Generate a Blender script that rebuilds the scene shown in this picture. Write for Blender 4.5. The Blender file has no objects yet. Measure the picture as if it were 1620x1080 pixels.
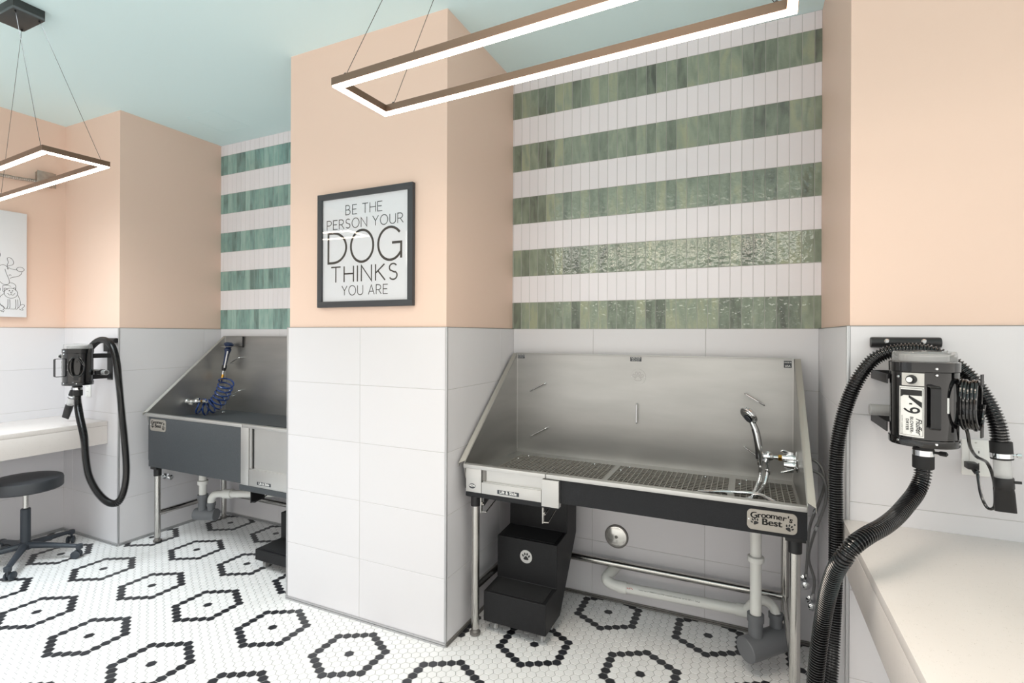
import bpy, bmesh, math, random
from mathutils import Vector, Matrix
random.seed(7)
PI = math.pi
C = bpy.context.scene.collection
sc = bpy.context.scene

# ------------------------------------------------------------------ camera, world, lights, exposure
F_PX, YAW, CY, ROLL, CAM_H = 805.0, 0.4339, 528.6, -0.0041, 1.5
cam = bpy.data.objects.new('camera', bpy.data.cameras.new('camera'))
C.objects.link(cam)
cam.data.sensor_width = 36.0
cam.data.lens = F_PX / 1620.0 * 36.0
cam.data.shift_y = (CY - 540.0) / 1620.0
cam.data.clip_start = 0.02
cam.matrix_world = (Matrix.Translation((0, 0, CAM_H)) @ Matrix.Rotation(YAW, 4, 'Z')
                    @ Matrix.Rotation(PI / 2, 4, 'X') @ Matrix.Rotation(-ROLL, 4, 'Z'))
sc.camera = cam

HC, HW = 3.068, 1.533          # ceiling height, top of the tiled wainscot
YF, YB = 2.08, 2.85            # front wall plane, alcove back plane
XL, XA0, XA1, XB0, XB1 = -4.718, -4.007, -2.367, -1.307, 0.311
XR, YREAR = 3.6, -2.2

w = bpy.data.worlds.new('daylight'); sc.world = w; w.use_nodes = True
bg = w.node_tree.nodes['Background']
_n = w.node_tree.nodes; _l = w.node_tree.links
_tc = _n.new('ShaderNodeTexCoord'); _sx = _n.new('ShaderNodeSeparateXYZ'); _l.new(_tc.outputs['Generated'], _sx.inputs[0])
_cr = _n.new('ShaderNodeValToRGB'); _mr = _n.new('ShaderNodeMapRange'); _mr.inputs['From Min'].default_value = -1; _mr.inputs['From Max'].default_value = 1
_l.new(_sx.outputs['Z'], _mr.inputs['Value']); _l.new(_mr.outputs['Result'], _cr.inputs[0]); _l.new(_cr.outputs[0], bg.inputs[0])
_e = _cr.color_ramp.elements                      # paving brightened to light the ceiling, buildings opposite, sky band boosted for tile glints
_e[0].position = 0.0; _e[0].color = (1.55, 1.46, 1.36, 1); _e[1].position = 1.0; _e[1].color = (0.66, 0.67, 0.70, 1)
for _p, _c in ((0.47, (1.36, 1.29, 1.20, 1)), (0.50, (0.55, 0.55, 0.52, 1)), (0.562, (0.50, 0.52, 0.46, 1)), (0.573, (4.6, 4.4, 4.0, 1)), (0.592, (4.0, 3.8, 3.5, 1)), (0.61, (1.1, 1.08, 1.05, 1)), (0.66, (1.02, 1.02, 1.02, 1))):
    _x = _e.new(_p); _x.color = _c
bg.inputs[1].default_value = 1.15

def area_light(name, loc, rot, sx, sy, power, col, spread=105):
    l = bpy.data.lights.new(name, 'AREA'); l.shape = 'RECTANGLE'; l.size = sx; l.size_y = sy
    l.energy = power; l.color = col; l.spread = math.radians(spread)
    o = bpy.data.objects.new(name, l); C.objects.link(o); o.location = loc; o.rotation_euler = rot
    return o
# daylight comes through the open shopfront behind the camera (world); unseen fill lamps added below the ceiling, cool left to warm right
for _x0, _y0, _p, _c in ((-3.6, 0.9, 34, (0.86, 0.95, 1.0)), (-1.9, 0.0, 12, (0.95, 0.97, 1.0)), (-0.6, 0.7, 21, (1.0, 0.89, 0.77))):
    area_light('ceiling_fill_light', (_x0, _y0, 3.03), (0, 0, 0), 1.1, 1.1, _p, _c)

sc.view_settings.view_transform = 'Standard'
sc.view_settings.look = 'None'
sc.view_settings.gamma = 1.0
sc.view_settings.exposure = 0.0
sc.view_settings.use_curve_mapping = False

# ------------------------------------------------------------------ materials
def lin(c):
    return tuple(((x / 255) / 12.92 if x / 255 <= 0.04045 else ((x / 255 + 0.055) / 1.055) ** 2.4) for x in c) + (1,)

def mat(name, rgb, rough=0.5, metal=0.0, coat=0.0, var=0.0, vscale=6.0, bump=0.0, bscale=60.0, spec=0.5, island=0.0,
        stretch=None, detail=3):
    m = bpy.data.materials.new(name); m.use_nodes = True
    nt = m.node_tree; N = nt.nodes; L = nt.links
    b = N['Principled BSDF']
    col = lin(rgb)
    b.inputs['Base Color'].default_value = col
    b.inputs['Roughness'].default_value = rough
    b.inputs['Metallic'].default_value = metal
    b.inputs['Coat Weight'].default_value = coat
    b.inputs['Specular IOR Level'].default_value = spec
    tc = None
    def coords():
        nonlocal tc
        if tc is None:
            tc = N.new('ShaderNodeNewGeometry')
        mp = N.new('ShaderNodeMapping'); L.new(tc.outputs['Position'], mp.inputs['Vector'])
        if stretch: mp.inputs['Scale'].default_value = stretch
        return mp.outputs['Vector']
    src = None
    if var > 0:
        n = N.new('ShaderNodeTexNoise'); n.inputs['Scale'].default_value = vscale; n.inputs['Detail'].default_value = detail
        L.new(coords(), n.inputs['Vector'])
        mr = N.new('ShaderNodeMapRange'); mr.inputs['From Min'].default_value = 0.3; mr.inputs['From Max'].default_value = 0.7
        mr.inputs['To Min'].default_value = 1 - var; mr.inputs['To Max'].default_value = 1 + var
        L.new(n.outputs['Fac'], mr.inputs['Value'])
        src = mr.outputs['Result']
    if island > 0:
        g = N.new('ShaderNodeNewGeometry')
        mr2 = N.new('ShaderNodeMapRange'); mr2.inputs['To Min'].default_value = 1 - island; mr2.inputs['To Max'].default_value = 1 + island
        L.new(g.outputs['Random Per Island'], mr2.inputs['Value'])
        if src is None: src = mr2.outputs['Result']
        else:
            mu = N.new('ShaderNodeMath'); mu.operation = 'MULTIPLY'; L.new(src, mu.inputs[0]); L.new(mr2.outputs['Result'], mu.inputs[1])
            src = mu.outputs[0]
    if src is not None:
        vm = N.new('ShaderNodeVectorMath'); vm.operation = 'SCALE'; vm.inputs[0].default_value = col[:3]
        L.new(src, vm.inputs['Scale']); L.new(vm.outputs[0], b.inputs['Base Color'])
    if bump > 0:
        n = N.new('ShaderNodeTexNoise'); n.inputs['Scale'].default_value = bscale; n.inputs['Detail'].default_value = 4
        L.new(coords(), n.inputs['Vector'])
        bp = N.new('ShaderNodeBump'); bp.inputs['Strength'].default_value = bump; bp.inputs['Distance'].default_value = 0.002
        L.new(n.outputs['Fac'], bp.inputs['Height']); L.new(bp.outputs[0], b.inputs['Normal'])
    return m

M = {}
M['peach'] = mat('peach_paint', (234, 206, 189), 0.6, bump=0.05, bscale=300)
M['mint'] = mat('mint_ceiling_paint', (220, 245, 248), 0.7, bump=0.04, bscale=200)
M['wtile'] = mat('white_linen_wall_tile', (218, 216, 219), 0.38, island=0.012, bump=0.06, bscale=120, stretch=(1, 1, 12))
M['grout'] = mat('grey_grout', (188, 186, 183), 0.9)
M['ftile'] = mat('white_mosaic', (232, 231, 231), 0.32, island=0.03, bump=0.03, bscale=90)
M['btile'] = mat('black_mosaic', (40, 41, 46), 0.32, island=0.25)
M['fgrout'] = mat('floor_grout', (172, 171, 170), 0.9)
M['wsub'] = mat('white_subway_glaze', (238, 234, 238), 0.35, island=0.02, bump=0.05, bscale=30)
M['trim'] = mat('aluminium_trim', (186, 186, 188), 0.4, 0.6)
M['dtrim'] = mat('dark_aluminium_trim', (128, 125, 122), 0.45, 0.6)
M['steel'] = mat('brushed_stainless', (176, 175, 173), 0.42, 1.0, var=0.07, vscale=2.5, bump=0.05, bscale=120, stretch=(1, 1, 5))
M['plate'] = mat('satin_name_plate', (172, 166, 158), 0.5, 0.6)
M['edge'] = mat('satin_stainless_edge', (190, 187, 181), 0.5, 0.85)
M['bright'] = mat('bright_stainless', (200, 199, 197), 0.42, 0.9, var=0.03, vscale=5)
M['leg'] = mat('polished_leg_steel', (196, 194, 190), 0.2, 1.0)
M['chrome'] = mat('chrome', (222, 224, 226), 0.06, 1.0)
M['cap'] = mat('polished_cap', (232, 230, 226), 0.16, 0.75)
M['brass'] = mat('brass', (206, 156, 70), 0.22, 1.0)
M['blackpan'] = mat('black_powder_coat', (30, 31, 34), 0.42, var=0.12, vscale=260, bump=0.25, bscale=350, spec=0.25)
M['blackpl'] = mat('black_plastic', (26, 26, 28), 0.42)
M['gloss'] = mat('gloss_black_enamel', (14, 14, 16), 0.08, coat=0.6)
M['hose'] = mat('black_ribbed_hose', (22, 22, 24), 0.2, coat=0.4)
M['rubber'] = mat('black_rubber', (24, 24, 26), 0.6)
M['grate'] = mat('dark_grate_plastic', (150, 146, 140), 0.3)
M['void'] = mat('basin_shade', (8, 8, 8), 0.7, spec=0.05)  # deep shade below grates and in the well put in as near-black
M['deck'] = mat('charcoal_deck', (62, 66, 70), 0.5, var=0.15, vscale=200, bump=0.2, bscale=300)
M['step'] = mat('black_step_composite', (30, 30, 32), 0.45, var=0.25, vscale=320, bump=0.35, bscale=300, spec=0.25)
M['tread'] = mat('black_grip_tread', (28, 28, 30), 0.75, var=0.3, vscale=500, bump=0.6, bscale=420)
M['pvc'] = mat('white_pvc', (228, 228, 224), 0.3)
M['gpvc'] = mat('grey_pvc', (104, 106, 110), 0.4)
M['quartz'] = mat('speckled_quartz', (222, 219, 213), 0.25)
M['blue'] = mat('blue_hose', (18, 52, 112), 0.18, coat=0.3)
M['navy'] = mat('navy_plastic', (28, 44, 78), 0.35)
M['frame'] = mat('charcoal_frame', (58, 60, 64), 0.5)
M['paper'] = mat('white_print', (238, 236, 241), 0.6)
M['canvas'] = mat('white_canvas', (228, 230, 234), 0.7)
M['ink'] = mat('black_ink', (34, 34, 36), 0.6)
M['white'] = mat('white_plastic', (238, 238, 236), 0.4)
M['offw'] = mat('pale_plastic', (206, 204, 200), 0.4)
M['gtube'] = mat('grey_tube_plastic', (150, 150, 150), 0.35)
M['seat'] = mat('black_vinyl', (52, 54, 58), 0.42, bump=0.1, bscale=200)
M['stoolb'] = mat('stool_base_plastic', (52, 58, 66), 0.4)
M['bronze'] = mat('bronze_aluminium', (120, 100, 86), 0.35, 0.8)
M['canopy'] = mat('dark_canopy_metal', (58, 62, 62), 0.5, 0.3)
M['galv'] = mat('galvanised_metal', (176, 168, 160), 0.4, 0.9, var=0.1, vscale=40)
M['sticker'] = mat('sticker_dark', (52, 56, 62), 0.4)
M['braid'] = mat('braided_steel', (150, 150, 150), 0.3, 0.9, var=0.35, vscale=900, bump=0.6, bscale=900)
M['red'] = mat('red_print', (190, 50, 40), 0.5)

def quartz():
    m = M['quartz']; nt = m.node_tree; N = nt.nodes; L = nt.links; b = N['Principled BSDF']
    g = N.new('ShaderNodeNewGeometry')
    def specks(scale, lo, hi, col, prev):
        v = N.new('ShaderNodeTexVoronoi'); v.inputs['Scale'].default_value = scale
        L.new(g.outputs['Position'], v.inputs['Vector'])
        n = N.new('ShaderNodeTexNoise'); n.inputs['Scale'].default_value = scale * 0.23; L.new(g.outputs['Position'], n.inputs['Vector'])
        ad = N.new('ShaderNodeMath'); ad.operation = 'ADD'; L.new(v.outputs['Distance'], ad.inputs[0]); L.new(n.outputs['Fac'], ad.inputs[1])
        mr = N.new('ShaderNodeMapRange'); mr.inputs['From Min'].default_value = lo; mr.inputs['From Max'].default_value = hi
        mr.inputs['To Min'].default_value = 1; mr.inputs['To Max'].default_value = 0
        L.new(ad.outputs[0], mr.inputs['Value'])
        mx = N.new('ShaderNodeMix'); mx.data_type = 'RGBA'
        L.new(mr.outputs['Result'], mx.inputs['Factor'])
        if prev is None: mx.inputs['A'].default_value = lin((220, 213, 209))
        else: L.new(prev, mx.inputs['A'])
        mx.inputs['B'].default_value = lin(col)
        return mx.outputs['Result']
    a = specks(420, 0.52, 0.60, (186, 180, 172), None)
    a = specks(250, 0.42, 0.50, (150, 140, 128), a)
    L.new(a, b.inputs['Base Color'])
quartz()

def green_glaze(name, cols):
    m = bpy.data.materials.new(name); m.use_nodes = True
    nt = m.node_tree; N = nt.nodes; L = nt.links; b = N['Principled BSDF']
    g = N.new('ShaderNodeNewGeometry')
    cr = N.new('ShaderNodeValToRGB'); e = cr.color_ramp.elements
    e[0].position = 0.0; e[0].color = lin(cols[0]); e[1].position = 1.0; e[1].color = lin(cols[3])
    x = e.new(0.45); x.color = lin(cols[1]); x = e.new(0.75); x.color = lin(cols[2])
    mp = N.new('ShaderNodeMapping'); mp.inputs['Scale'].default_value = (26, 26, 7); L.new(g.outputs['Position'], mp.inputs['Vector'])
    rv = N.new('ShaderNodeVectorMath'); rv.operation = 'ADD'
    cx = N.new('ShaderNodeCombineXYZ'); mu = N.new('ShaderNodeMath'); mu.operation = 'MULTIPLY'; mu.inputs[1].default_value = 57.0
    L.new(g.outputs['Random Per Island'], mu.inputs[0]); L.new(mu.outputs[0], cx.inputs[0]); L.new(mu.outputs[0], cx.inputs[2])
    L.new(mp.outputs[0], rv.inputs[0]); L.new(cx.outputs[0], rv.inputs[1])
    n = N.new('ShaderNodeTexNoise'); n.inputs['Scale'].default_value = 1.0; n.inputs['Detail'].default_value = 5
    n.inputs['Distortion'].default_value = 0.6
    L.new(rv.outputs[0], n.inputs['Vector'])
    a = N.new('ShaderNodeMath'); a.operation = 'MULTIPLY_ADD'; a.inputs[1].default_value = 1.3; a.inputs[2].default_value = -0.55
    L.new(n.outputs['Fac'], a.inputs[0])
    s = N.new('ShaderNodeMath'); s.operation = 'MULTIPLY_ADD'; s.inputs[1].default_value = 0.72
    L.new(g.outputs['Random Per Island'], s.inputs[0]); L.new(a.outputs[0], s.inputs[2])
    s2 = N.new('ShaderNodeMath'); s2.operation = 'ADD'; s2.inputs[1].default_value = 0.12; L.new(s.outputs[0], s2.inputs[0])
    L.new(s2.outputs[0], cr.inputs[0]); L.new(cr.outputs[0], b.inputs['Base Color'])
    b.inputs['Roughness'].default_value = 0.07; b.inputs['Coat Weight'].default_value = 0.7; b.inputs['Coat Roughness'].default_value = 0.04
    bp = N.new('ShaderNodeBump'); bp.inputs['Strength'].default_value = 0.5; bp.inputs['Distance'].default_value = 0.004
    n2 = N.new('ShaderNodeTexNoise'); n2.inputs['Scale'].default_value = 40; n2.inputs['Detail'].default_value = 2
    L.new(g.outputs['Position'], n2.inputs['Vector']); L.new(n2.outputs['Fac'], bp.inputs['Height'])
    L.new(bp.outputs[0], b.inputs['Normal']); L.new(bp.outputs[0], b.inputs['Coat Normal'])
    return m
M['green'] = green_glaze('green_handmade_glaze', ((86, 92, 84), (126, 138, 122), (144, 156, 138), (160, 166, 140)))
M['green_cool_lit'] = green_glaze('green_glaze_cool_lit', ((88, 112, 110), (122, 158, 152), (140, 176, 168), (156, 188, 180)))  # cool light of the left bay put into the green glaze's colour

def emit(name, rgb, s):
    m = bpy.data.materials.new(name); m.use_nodes = True
    b = m.node_tree.nodes['Principled BSDF']
    b.inputs['Base Color'].default_value = (1, 1, 1, 1)
    b.inputs['Emission Color'].default_value = rgb + (1,); b.inputs['Emission Strength'].default_value = s
    return m
M['led'] = emit('led_diffuser', (1.0, 0.84, 0.68), 22.0)

def clear(name, tint, diff, rough=0.03):
    m = bpy.data.materials.new(name); m.use_nodes = True
    nt = m.node_tree; N = nt.nodes; L = nt.links
    N.remove(N['Principled BSDF']); out = N['Material Output']
    tr = N.new('ShaderNodeBsdfTransparent'); tr.inputs[0].default_value = tint + (1,)
    df = N.new('ShaderNodeBsdfDiffuse'); df.inputs[0].default_value = (0.85, 0.85, 0.85, 1)
    gl = N.new('ShaderNodeBsdfGlossy'); gl.inputs['Roughness'].default_value = rough
    fr = N.new('ShaderNodeFresnel'); gm = N.new('ShaderNodeNewGeometry'); mr = N.new('ShaderNodeMapRange')
    mr.inputs['To Min'].default_value = 1.45; mr.inputs['To Max'].default_value = 1 / 1.45; L.new(gm.outputs['Backfacing'], mr.inputs['Value']); L.new(mr.outputs['Result'], fr.inputs[0])
    m1 = N.new('ShaderNodeMixShader'); m1.inputs[0].default_value = diff; L.new(tr.outputs[0], m1.inputs[1]); L.new(df.outputs[0], m1.inputs[2])
    m2 = N.new('ShaderNodeMixShader'); L.new(fr.outputs[0], m2.inputs[0]); L.new(m1.outputs[0], m2.inputs[1]); L.new(gl.outputs[0], m2.inputs[2])
    L.new(m2.outputs[0], out.inputs[0])
    return m
M['glass'] = clear('picture_glass', (0.97, 0.98, 0.98), 0.0)
M['lid'] = clear('clear_plastic_lid', (0.9, 0.9, 0.9), 0.22, 0.1)
M['tube_clear'] = clear('translucent_tube', (0.85, 0.86, 0.86), 0.5, 0.15)
M['wheel'] = clear('translucent_wheel', (0.8, 0.82, 0.84), 0.4, 0.1)

# ------------------------------------------------------------------ mesh helpers
class MB:
    def __init__(s): s.v = []; s.f = []; s.m = []
    def add(s, vs, fs, mi=0):
        b = len(s.v); s.v += [tuple(x) for x in vs]; s.f += [tuple(b + i for i in f) for f in fs]; s.m += [mi] * len(fs); return s
    def box(s, x0, x1, y0, y1, z0, z1, b=0.0, mi=0):
        x0, x1 = min(x0, x1), max(x0, x1); y0, y1 = min(y0, y1), max(y0, y1); z0, z1 = min(z0, z1), max(z0, z1)
        if b <= 0:
            vs = [(x, y, z) for x in (x0, x1) for y in (y0, y1) for z in (z0, z1)]
            return s.add(vs, [(0, 1, 3, 2), (4, 6, 7, 5), (0, 4, 5, 1), (2, 3, 7, 6), (0, 2, 6, 4), (1, 5, 7, 3)], mi)
        bm = bmesh.new(); bmesh.ops.create_cube(bm, size=1)
        for v in bm.verts:
            v.co = ((x0 + x1) / 2 + v.co.x * (x1 - x0), (y0 + y1) / 2 + v.co.y * (y1 - y0), (z0 + z1) / 2 + v.co.z * (z1 - z0))
        bmesh.ops.bevel(bm, geom=bm.edges[:], offset=b, segments=2, profile=0.6, affect='EDGES')
        bm.verts.index_update()
        s.add([v.co[:] for v in bm.verts], [[v.index for v in f.verts] for f in bm.faces], mi); bm.free(); return s
    def prism(s, poly, axis, a, b, mi=0):
        """poly in the two other axes; extruded from a to b along axis"""
        n = len(poly)
        def P(p, t):
            if axis == 'X': return (t, p[0], p[1])
            if axis == 'Y': return (p[0], t, p[1])
            return (p[0], p[1], t)
        vs = [P(p, a) for p in poly] + [P(p, b) for p in poly]
        fs = [tuple(range(n))[::-1], tuple(range(n, 2 * n))] + [(i, (i + 1) % n, n + (i + 1) % n, n + i) for i in range(n)]
        return s.add(vs, fs, mi)
    def tube(s, pts, r, seg=14, caps=True, mi=0, radii=None):
        pts = [Vector(p) for p in pts]; n = len(pts); vs = []; fs = []
        T = []
        for i in range(n):
            t = pts[min(i + 1, n - 1)] - pts[max(i - 1, 0)]
            T.append(t.normalized() if t.length > 1e-9 else Vector((0, 0, 1)))
        up = Vector((0, 0, 1)) if abs(T[0].z) < 0.9 else Vector((1, 0, 0))
        nrm = (up - T[0] * up.dot(T[0])).normalized()
        for i in range(n):
            if i:
                nrm = nrm - T[i] * nrm.dot(T[i])
                nrm = nrm.normalized() if nrm.length > 1e-6 else T[i].orthogonal().normalized()
            bn = T[i].cross(nrm)
            rr = radii[i] if radii else r
            for k in range(seg):
                a = 2 * PI * k / seg
                vs.append(pts[i] + (nrm * math.cos(a) + bn * math.sin(a)) * rr)
        for i in range(n - 1):
            for k in range(seg):
                fs.append((i * seg + k, i * seg + (k + 1) % seg, (i + 1) * seg + (k + 1) % seg, (i + 1) * seg + k))
        if caps:
            fs.append(tuple(range(seg))[::-1]); fs.append(tuple((n - 1) * seg + k for k in range(seg)))
        return s.add(vs, fs, mi)
    def lathe(s, prof, loc, axis=(0, 0, 1), seg=32, mi=0):
        """prof: (radius, height) list along axis from loc"""
        ax = Vector(axis).normalized(); u = ax.orthogonal().normalized(); v = ax.cross(u); o = Vector(loc)
        n = len(prof); vs = []; fs = []
        for r, h in prof:
            for k in range(seg):
                a = 2 * PI * k / seg
                vs.append(o + ax * h + (u * math.cos(a) + v * math.sin(a)) * max(r, 1e-5))
        for i in range(n - 1):
            for k in range(seg):
                fs.append((i * seg + k, i * seg + (k + 1) % seg, (i + 1) * seg + (k + 1) % seg, (i + 1) * seg + k))
        fs.append(tuple(range(seg))[::-1]); fs.append(tuple((n - 1) * seg + k for k in range(seg)))
        return s.add(vs, fs, mi)
    def xf(s, mtx):
        s.v = [tuple(mtx @ Vector(p)) for p in s.v]; return s
    def build(s, name, mats, parent=None, smooth=35, bevel=0.0):
        me = bpy.data.meshes.new(name)
        off = Vector((0, 0, 0)); p = parent
        while p is not None: off += p.location; p = p.parent
        me.from_pydata([tuple(Vector(q) - off) for q in s.v], [], s.f)
        if not isinstance(mats, (list, tuple)): mats = [mats]
        for m_ in mats: me.materials.append(m_)
        if len(mats) > 1: me.polygons.foreach_set('material_index', s.m)
        bm = bmesh.new(); bm.from_mesh(me); bmesh.ops.recalc_face_normals(bm, faces=bm.faces); bm.to_mesh(me); bm.free()
        if smooth:
            me.polygons.foreach_set('use_smooth', [True] * len(me.polygons))
            me.set_sharp_from_angle(angle=math.radians(smooth))
        me.update()
        o = bpy.data.objects.new(name, me); C.objects.link(o)
        if parent is not None: o.parent = parent
        if bevel > 0:
            bv = o.modifiers.new('bevel', 'BEVEL'); bv.width = bevel; bv.segments = 2; bv.limit_method = 'ANGLE'; bv.angle_limit = math.radians(40)
        return o

def smooth_path(pts, n=120):
    """Catmull-Rom through pts, resampled to n even steps"""
    P = [Vector(p) for p in pts]; P = [P[0] * 2 - P[1]] + P + [P[-1] * 2 - P[-2]]
    out = []
    for i in range(1, len(P) - 2):
        for k in range(24):
            t = k / 24; a, b, c, d = P[i - 1], P[i], P[i + 1], P[i + 2]
            out.append(0.5 * ((2 * b) + (c - a) * t + (2 * a - 5 * b + 4 * c - d) * t * t + (3 * b - a - 3 * c + d) * t ** 3))
    out.append(P[-2])
    L = [0]
    for i in range(1, len(out)): L.append(L[-1] + (out[i] - out[i - 1]).length)
    res = []; j = 0
    for i in range(n):
        s = L[-1] * i / (n - 1)
        while j < len(L) - 2 and L[j + 1] < s: j += 1
        t = (s - L[j]) / max(L[j + 1] - L[j], 1e-9); res.append(out[j].lerp(out[j + 1], min(max(t, 0), 1)))
    return res

def path_len(pts): return sum((Vector(pts[i + 1]) - Vector(pts[i])).length for i in range(len(pts) - 1))

def setp(o, label=None, cat=None, group=None, kind=None):
    if label: o['label'] = label
    if cat: o['category'] = cat
    if group: o['group'] = group
    if kind: o['kind'] = kind
    return o
def thing(name, loc, label, cat, group=None):
    o = bpy.data.objects.new(name, None); C.objects.link(o); o.location = loc; o.empty_display_size = 0.1
    return setp(o, label, cat, group)
def struct(name, mb, m, parent=None, **k):
    o = mb.build(name, m, parent, **k)
    if parent is None: o['kind'] = 'structure'
    return o

def text(name, s, size, mtx, m, parent, extrude=0.0004, bold=0.0, shear=0.0, align='CENTER', xs=1.0, spacing=1.0):
    cu = bpy.data.curves.new(name, 'FONT'); cu.body = s; cu.size = size; cu.extrude = extrude; cu.offset = bold; cu.shear = shear
    cu.align_x = align; cu.align_y = 'CENTER'; cu.space_character = spacing
    t = bpy.data.objects.new(name, cu); C.objects.link(t)
    dg = bpy.context.evaluated_depsgraph_get(); dg.update()
    me = bpy.data.meshes.new_from_object(t.evaluated_get(dg))
    C.objects.unlink(t); bpy.data.objects.remove(t)
    off = Vector((0, 0, 0)); p = parent
    while p is not None: off += p.location; p = p.parent
    me.transform(Matrix.Translation(-off) @ mtx @ Matrix.Diagonal((xs, 1, 1, 1)))
    me.materials.clear(); me.materials.append(m); me.name = name
    o = bpy.data.objects.new(name, me); C.objects.link(o); o.parent = parent
    return o
def face_front(x, y, z):            # text reading towards -Y
    return Matrix.Translation((x, y, z)) @ Matrix.Rotation(PI / 2, 4, 'X')
def face_right(x, y, z):            # text on a plane facing +X, reading along +Y
    return Matrix.Translation((x, y, z)) @ Matrix.Rotation(PI / 2, 4, 'Z') @ Matrix.Rotation(PI / 2, 4, 'X')

# ------------------------------------------------------------------ the room
fl = MB().box(XL - 0.1, XR + 0.1, YREAR, YB + 0.3, -0.08, -0.0016)
floor = struct('floor', fl, M['fgrout'], smooth=0)

def hex_floor():
    p = 0.0417; R = (p - 0.0030) / math.sqrt(3); Ri = R - 0.0011
    u1 = Vector((p * math.cos(PI / 6), p * math.sin(PI / 6))); u2 = Vector((0, p))
    org = Vector((-2.702, 1.847))
    V = []; Fs = []; Mi = []
    dirs = [(1, 0), (0, 1), (-1, 1), (-1, 0), (0, -1), (1, -1)]
    def hexdist(a, b): return max(abs(a), abs(b), abs(a + b))
    # ring centres sit on the super-lattice spanned by 7*(2,-1) and 7*(1,1) tile steps
    for a in range(-75, 130):
        for b in range(-150, 120):
            q = org + u1 * a + u2 * b
            if not (XL - 0.03 < q.x < 1.3 and 0.25 < q.y < YB + 0.02): continue
            if q.y > YF + 0.03 and (q.x < XA0 - 0.03 or XA1 + 0.03 < q.x < XB0 - 0.03 or q.x > XB1 + 0.03): continue
            # solve a = 14 m + 7 n, b = -7 m + 7 n
            mf = (a - b) / 21.0; nf = (a + 2 * b) / 21.0
            dark = False
            for mm in (math.floor(mf), math.floor(mf) + 1):
                for nn in (math.floor(nf), math.floor(nf) + 1):
                    d = hexdist(a - 14 * mm - 7 * nn, b + 7 * mm - 7 * nn)
                    if d == 4 or d == 0: dark = True
            base = len(V); jz = random.uniform(-0.00015, 0.00015)
            for k in range(6):
                an = PI / 3 * k; V.append((q.x + R * math.cos(an), q.y + R * math.sin(an), -0.0014))
            for k in range(6):
                an = PI / 3 * k; V.append((q.x + Ri * math.cos(an), q.y + Ri * math.sin(an), jz))
            Fs.append(tuple(base + 6 + k for k in range(6))); Mi.append(int(dark))
            for k in range(6):
                Fs.append((base + k, base + (k + 1) % 6, base + 6 + (k + 1) % 6, base + 6 + k)); Mi.append(int(dark))
    me = bpy.data.meshes.new('hexagon_mosaic'); me.from_pydata(V, [], Fs)
    me.materials.append(M['ftile']); me.materials.append(M['btile']); me.polygons.foreach_set('material_index', Mi); me.update()
    o = bpy.data.objects.new('hexagon_mosaic', me); C.objects.link(o); o.parent = floor
hex_floor()
# untiled-from-view remainder of the mosaic field, same white tone
MB().box(XL, XR, YREAR, 0.24, -0.0016, -0.0002).box(1.31, XR, 0.24, YF, -0.0016, -0.0002).build('mosaic_field', M['ftile'], floor, smooth=0)

struct('ceiling', MB().box(XL - 0.1, XR + 0.1, YREAR, YB + 0.3, HC, HC + 0.08), M['mint'], smooth=0)

T = 0.010                                     # wainscot tiles stand proud of the painted wall
wl = struct('wall_left', MB().box(XL - 0.1, XL - T, YREAR, YF + T, 0, HC), M['peach'], smooth=0)
wcl = struct('wall_front_left', MB().box(XL - 0.1, XA0 - T, YF + T, YB + 0.3, 0, HC), M['peach'], smooth=0)
wc = struct('wall_column', MB().box(XA1 + T, XB0 - T, YF + T, YB + 0.006, 0, HC), M['peach'], smooth=0)
wr = struct('wall_right', MB().box(XB1 + T, XR + 0.1, YF + T, YB + 0.3, 0, HC), M['peach'], smooth=0)
wbk = struct('wall_back', MB().box(XA0 - T, XB1 + T, YB + 0.006, YB + 0.3, 0, HC), M['grout'], smooth=0)

COURSES = [0.018, 0.323, 0.626, 0.929, 1.231, HW]
def tile_field(name, parent, plane, at, sgn, us, vs, m, proud=T, gap=0.0017, bev=0.0012, pick=None):
    """tiles on a wall. plane 'X'/'Y' at face position `at`; body goes towards sgn (into the wall)"""
    mb = MB()
    for i in range(len(us) - 1):
        for j in range(len(vs) - 1):
            u0, u1, v0, v1 = us[i] + gap / 2, us[i + 1] - gap / 2, vs[j] + gap / 2, vs[j + 1] - gap / 2
            if u1 - u0 < 0.004 or (pick is not None and j % 2 != pick): continue
            def P(u, v, d): return (at + sgn * d, u, v) if plane == 'X' else (u, at + sgn * d, v)
            vv = [P(u0, v0, bev), P(u1, v0, bev), P(u1, v1, bev), P(u0, v1, bev),
                  P(u0 + bev, v0 + bev, 0), P(u1 - bev, v0 + bev, 0), P(u1 - bev, v1 - bev, 0), P(u0 + bev, v1 - bev, 0),
                  P(u0, v0, proud), P(u1, v0, proud), P(u1, v1, proud), P(u0, v1, proud)]
            mb.add(vv, [(4, 5, 6, 7), (0, 1, 5, 4), (1, 2, 6, 5), (2, 3, 7, 6), (3, 0, 4, 7), (8, 9, 1, 0), (9, 10, 2, 1), (10, 11, 3, 2), (11, 8, 0, 3)])
    o = mb.build(name, m, parent, smooth=0)
    if pick == 1: return o
    # grout bed just behind the tile faces
    g = MB(); a, b, c, d = us[0], us[-1], vs[0], vs[-1]
    f0, f1 = at + sgn * (bev + 0.0006), at + sgn * proud
    if plane == 'X': g.box(f0, f1, a, b, c, d)
    else: g.box(a, b, f0, f1, c, d)
    g.build('grout_bed', M['grout'], parent, smooth=0)
    return o
def steps(a, b, first, pitch):
    r = [a]; x = first
    while x < b - 0.004:
        if x > a + 0.004: r.append(x)
        x += pitch
    return r + [b]
C0 = [0.0] + COURSES
tile_field('wainscot_tiles', wl, 'X', XL, -1, [YREAR] + [YF - 0.605 * k for k in range(7, 0, -1)] + [YF + 0.003], C0, M['wtile'])
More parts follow.
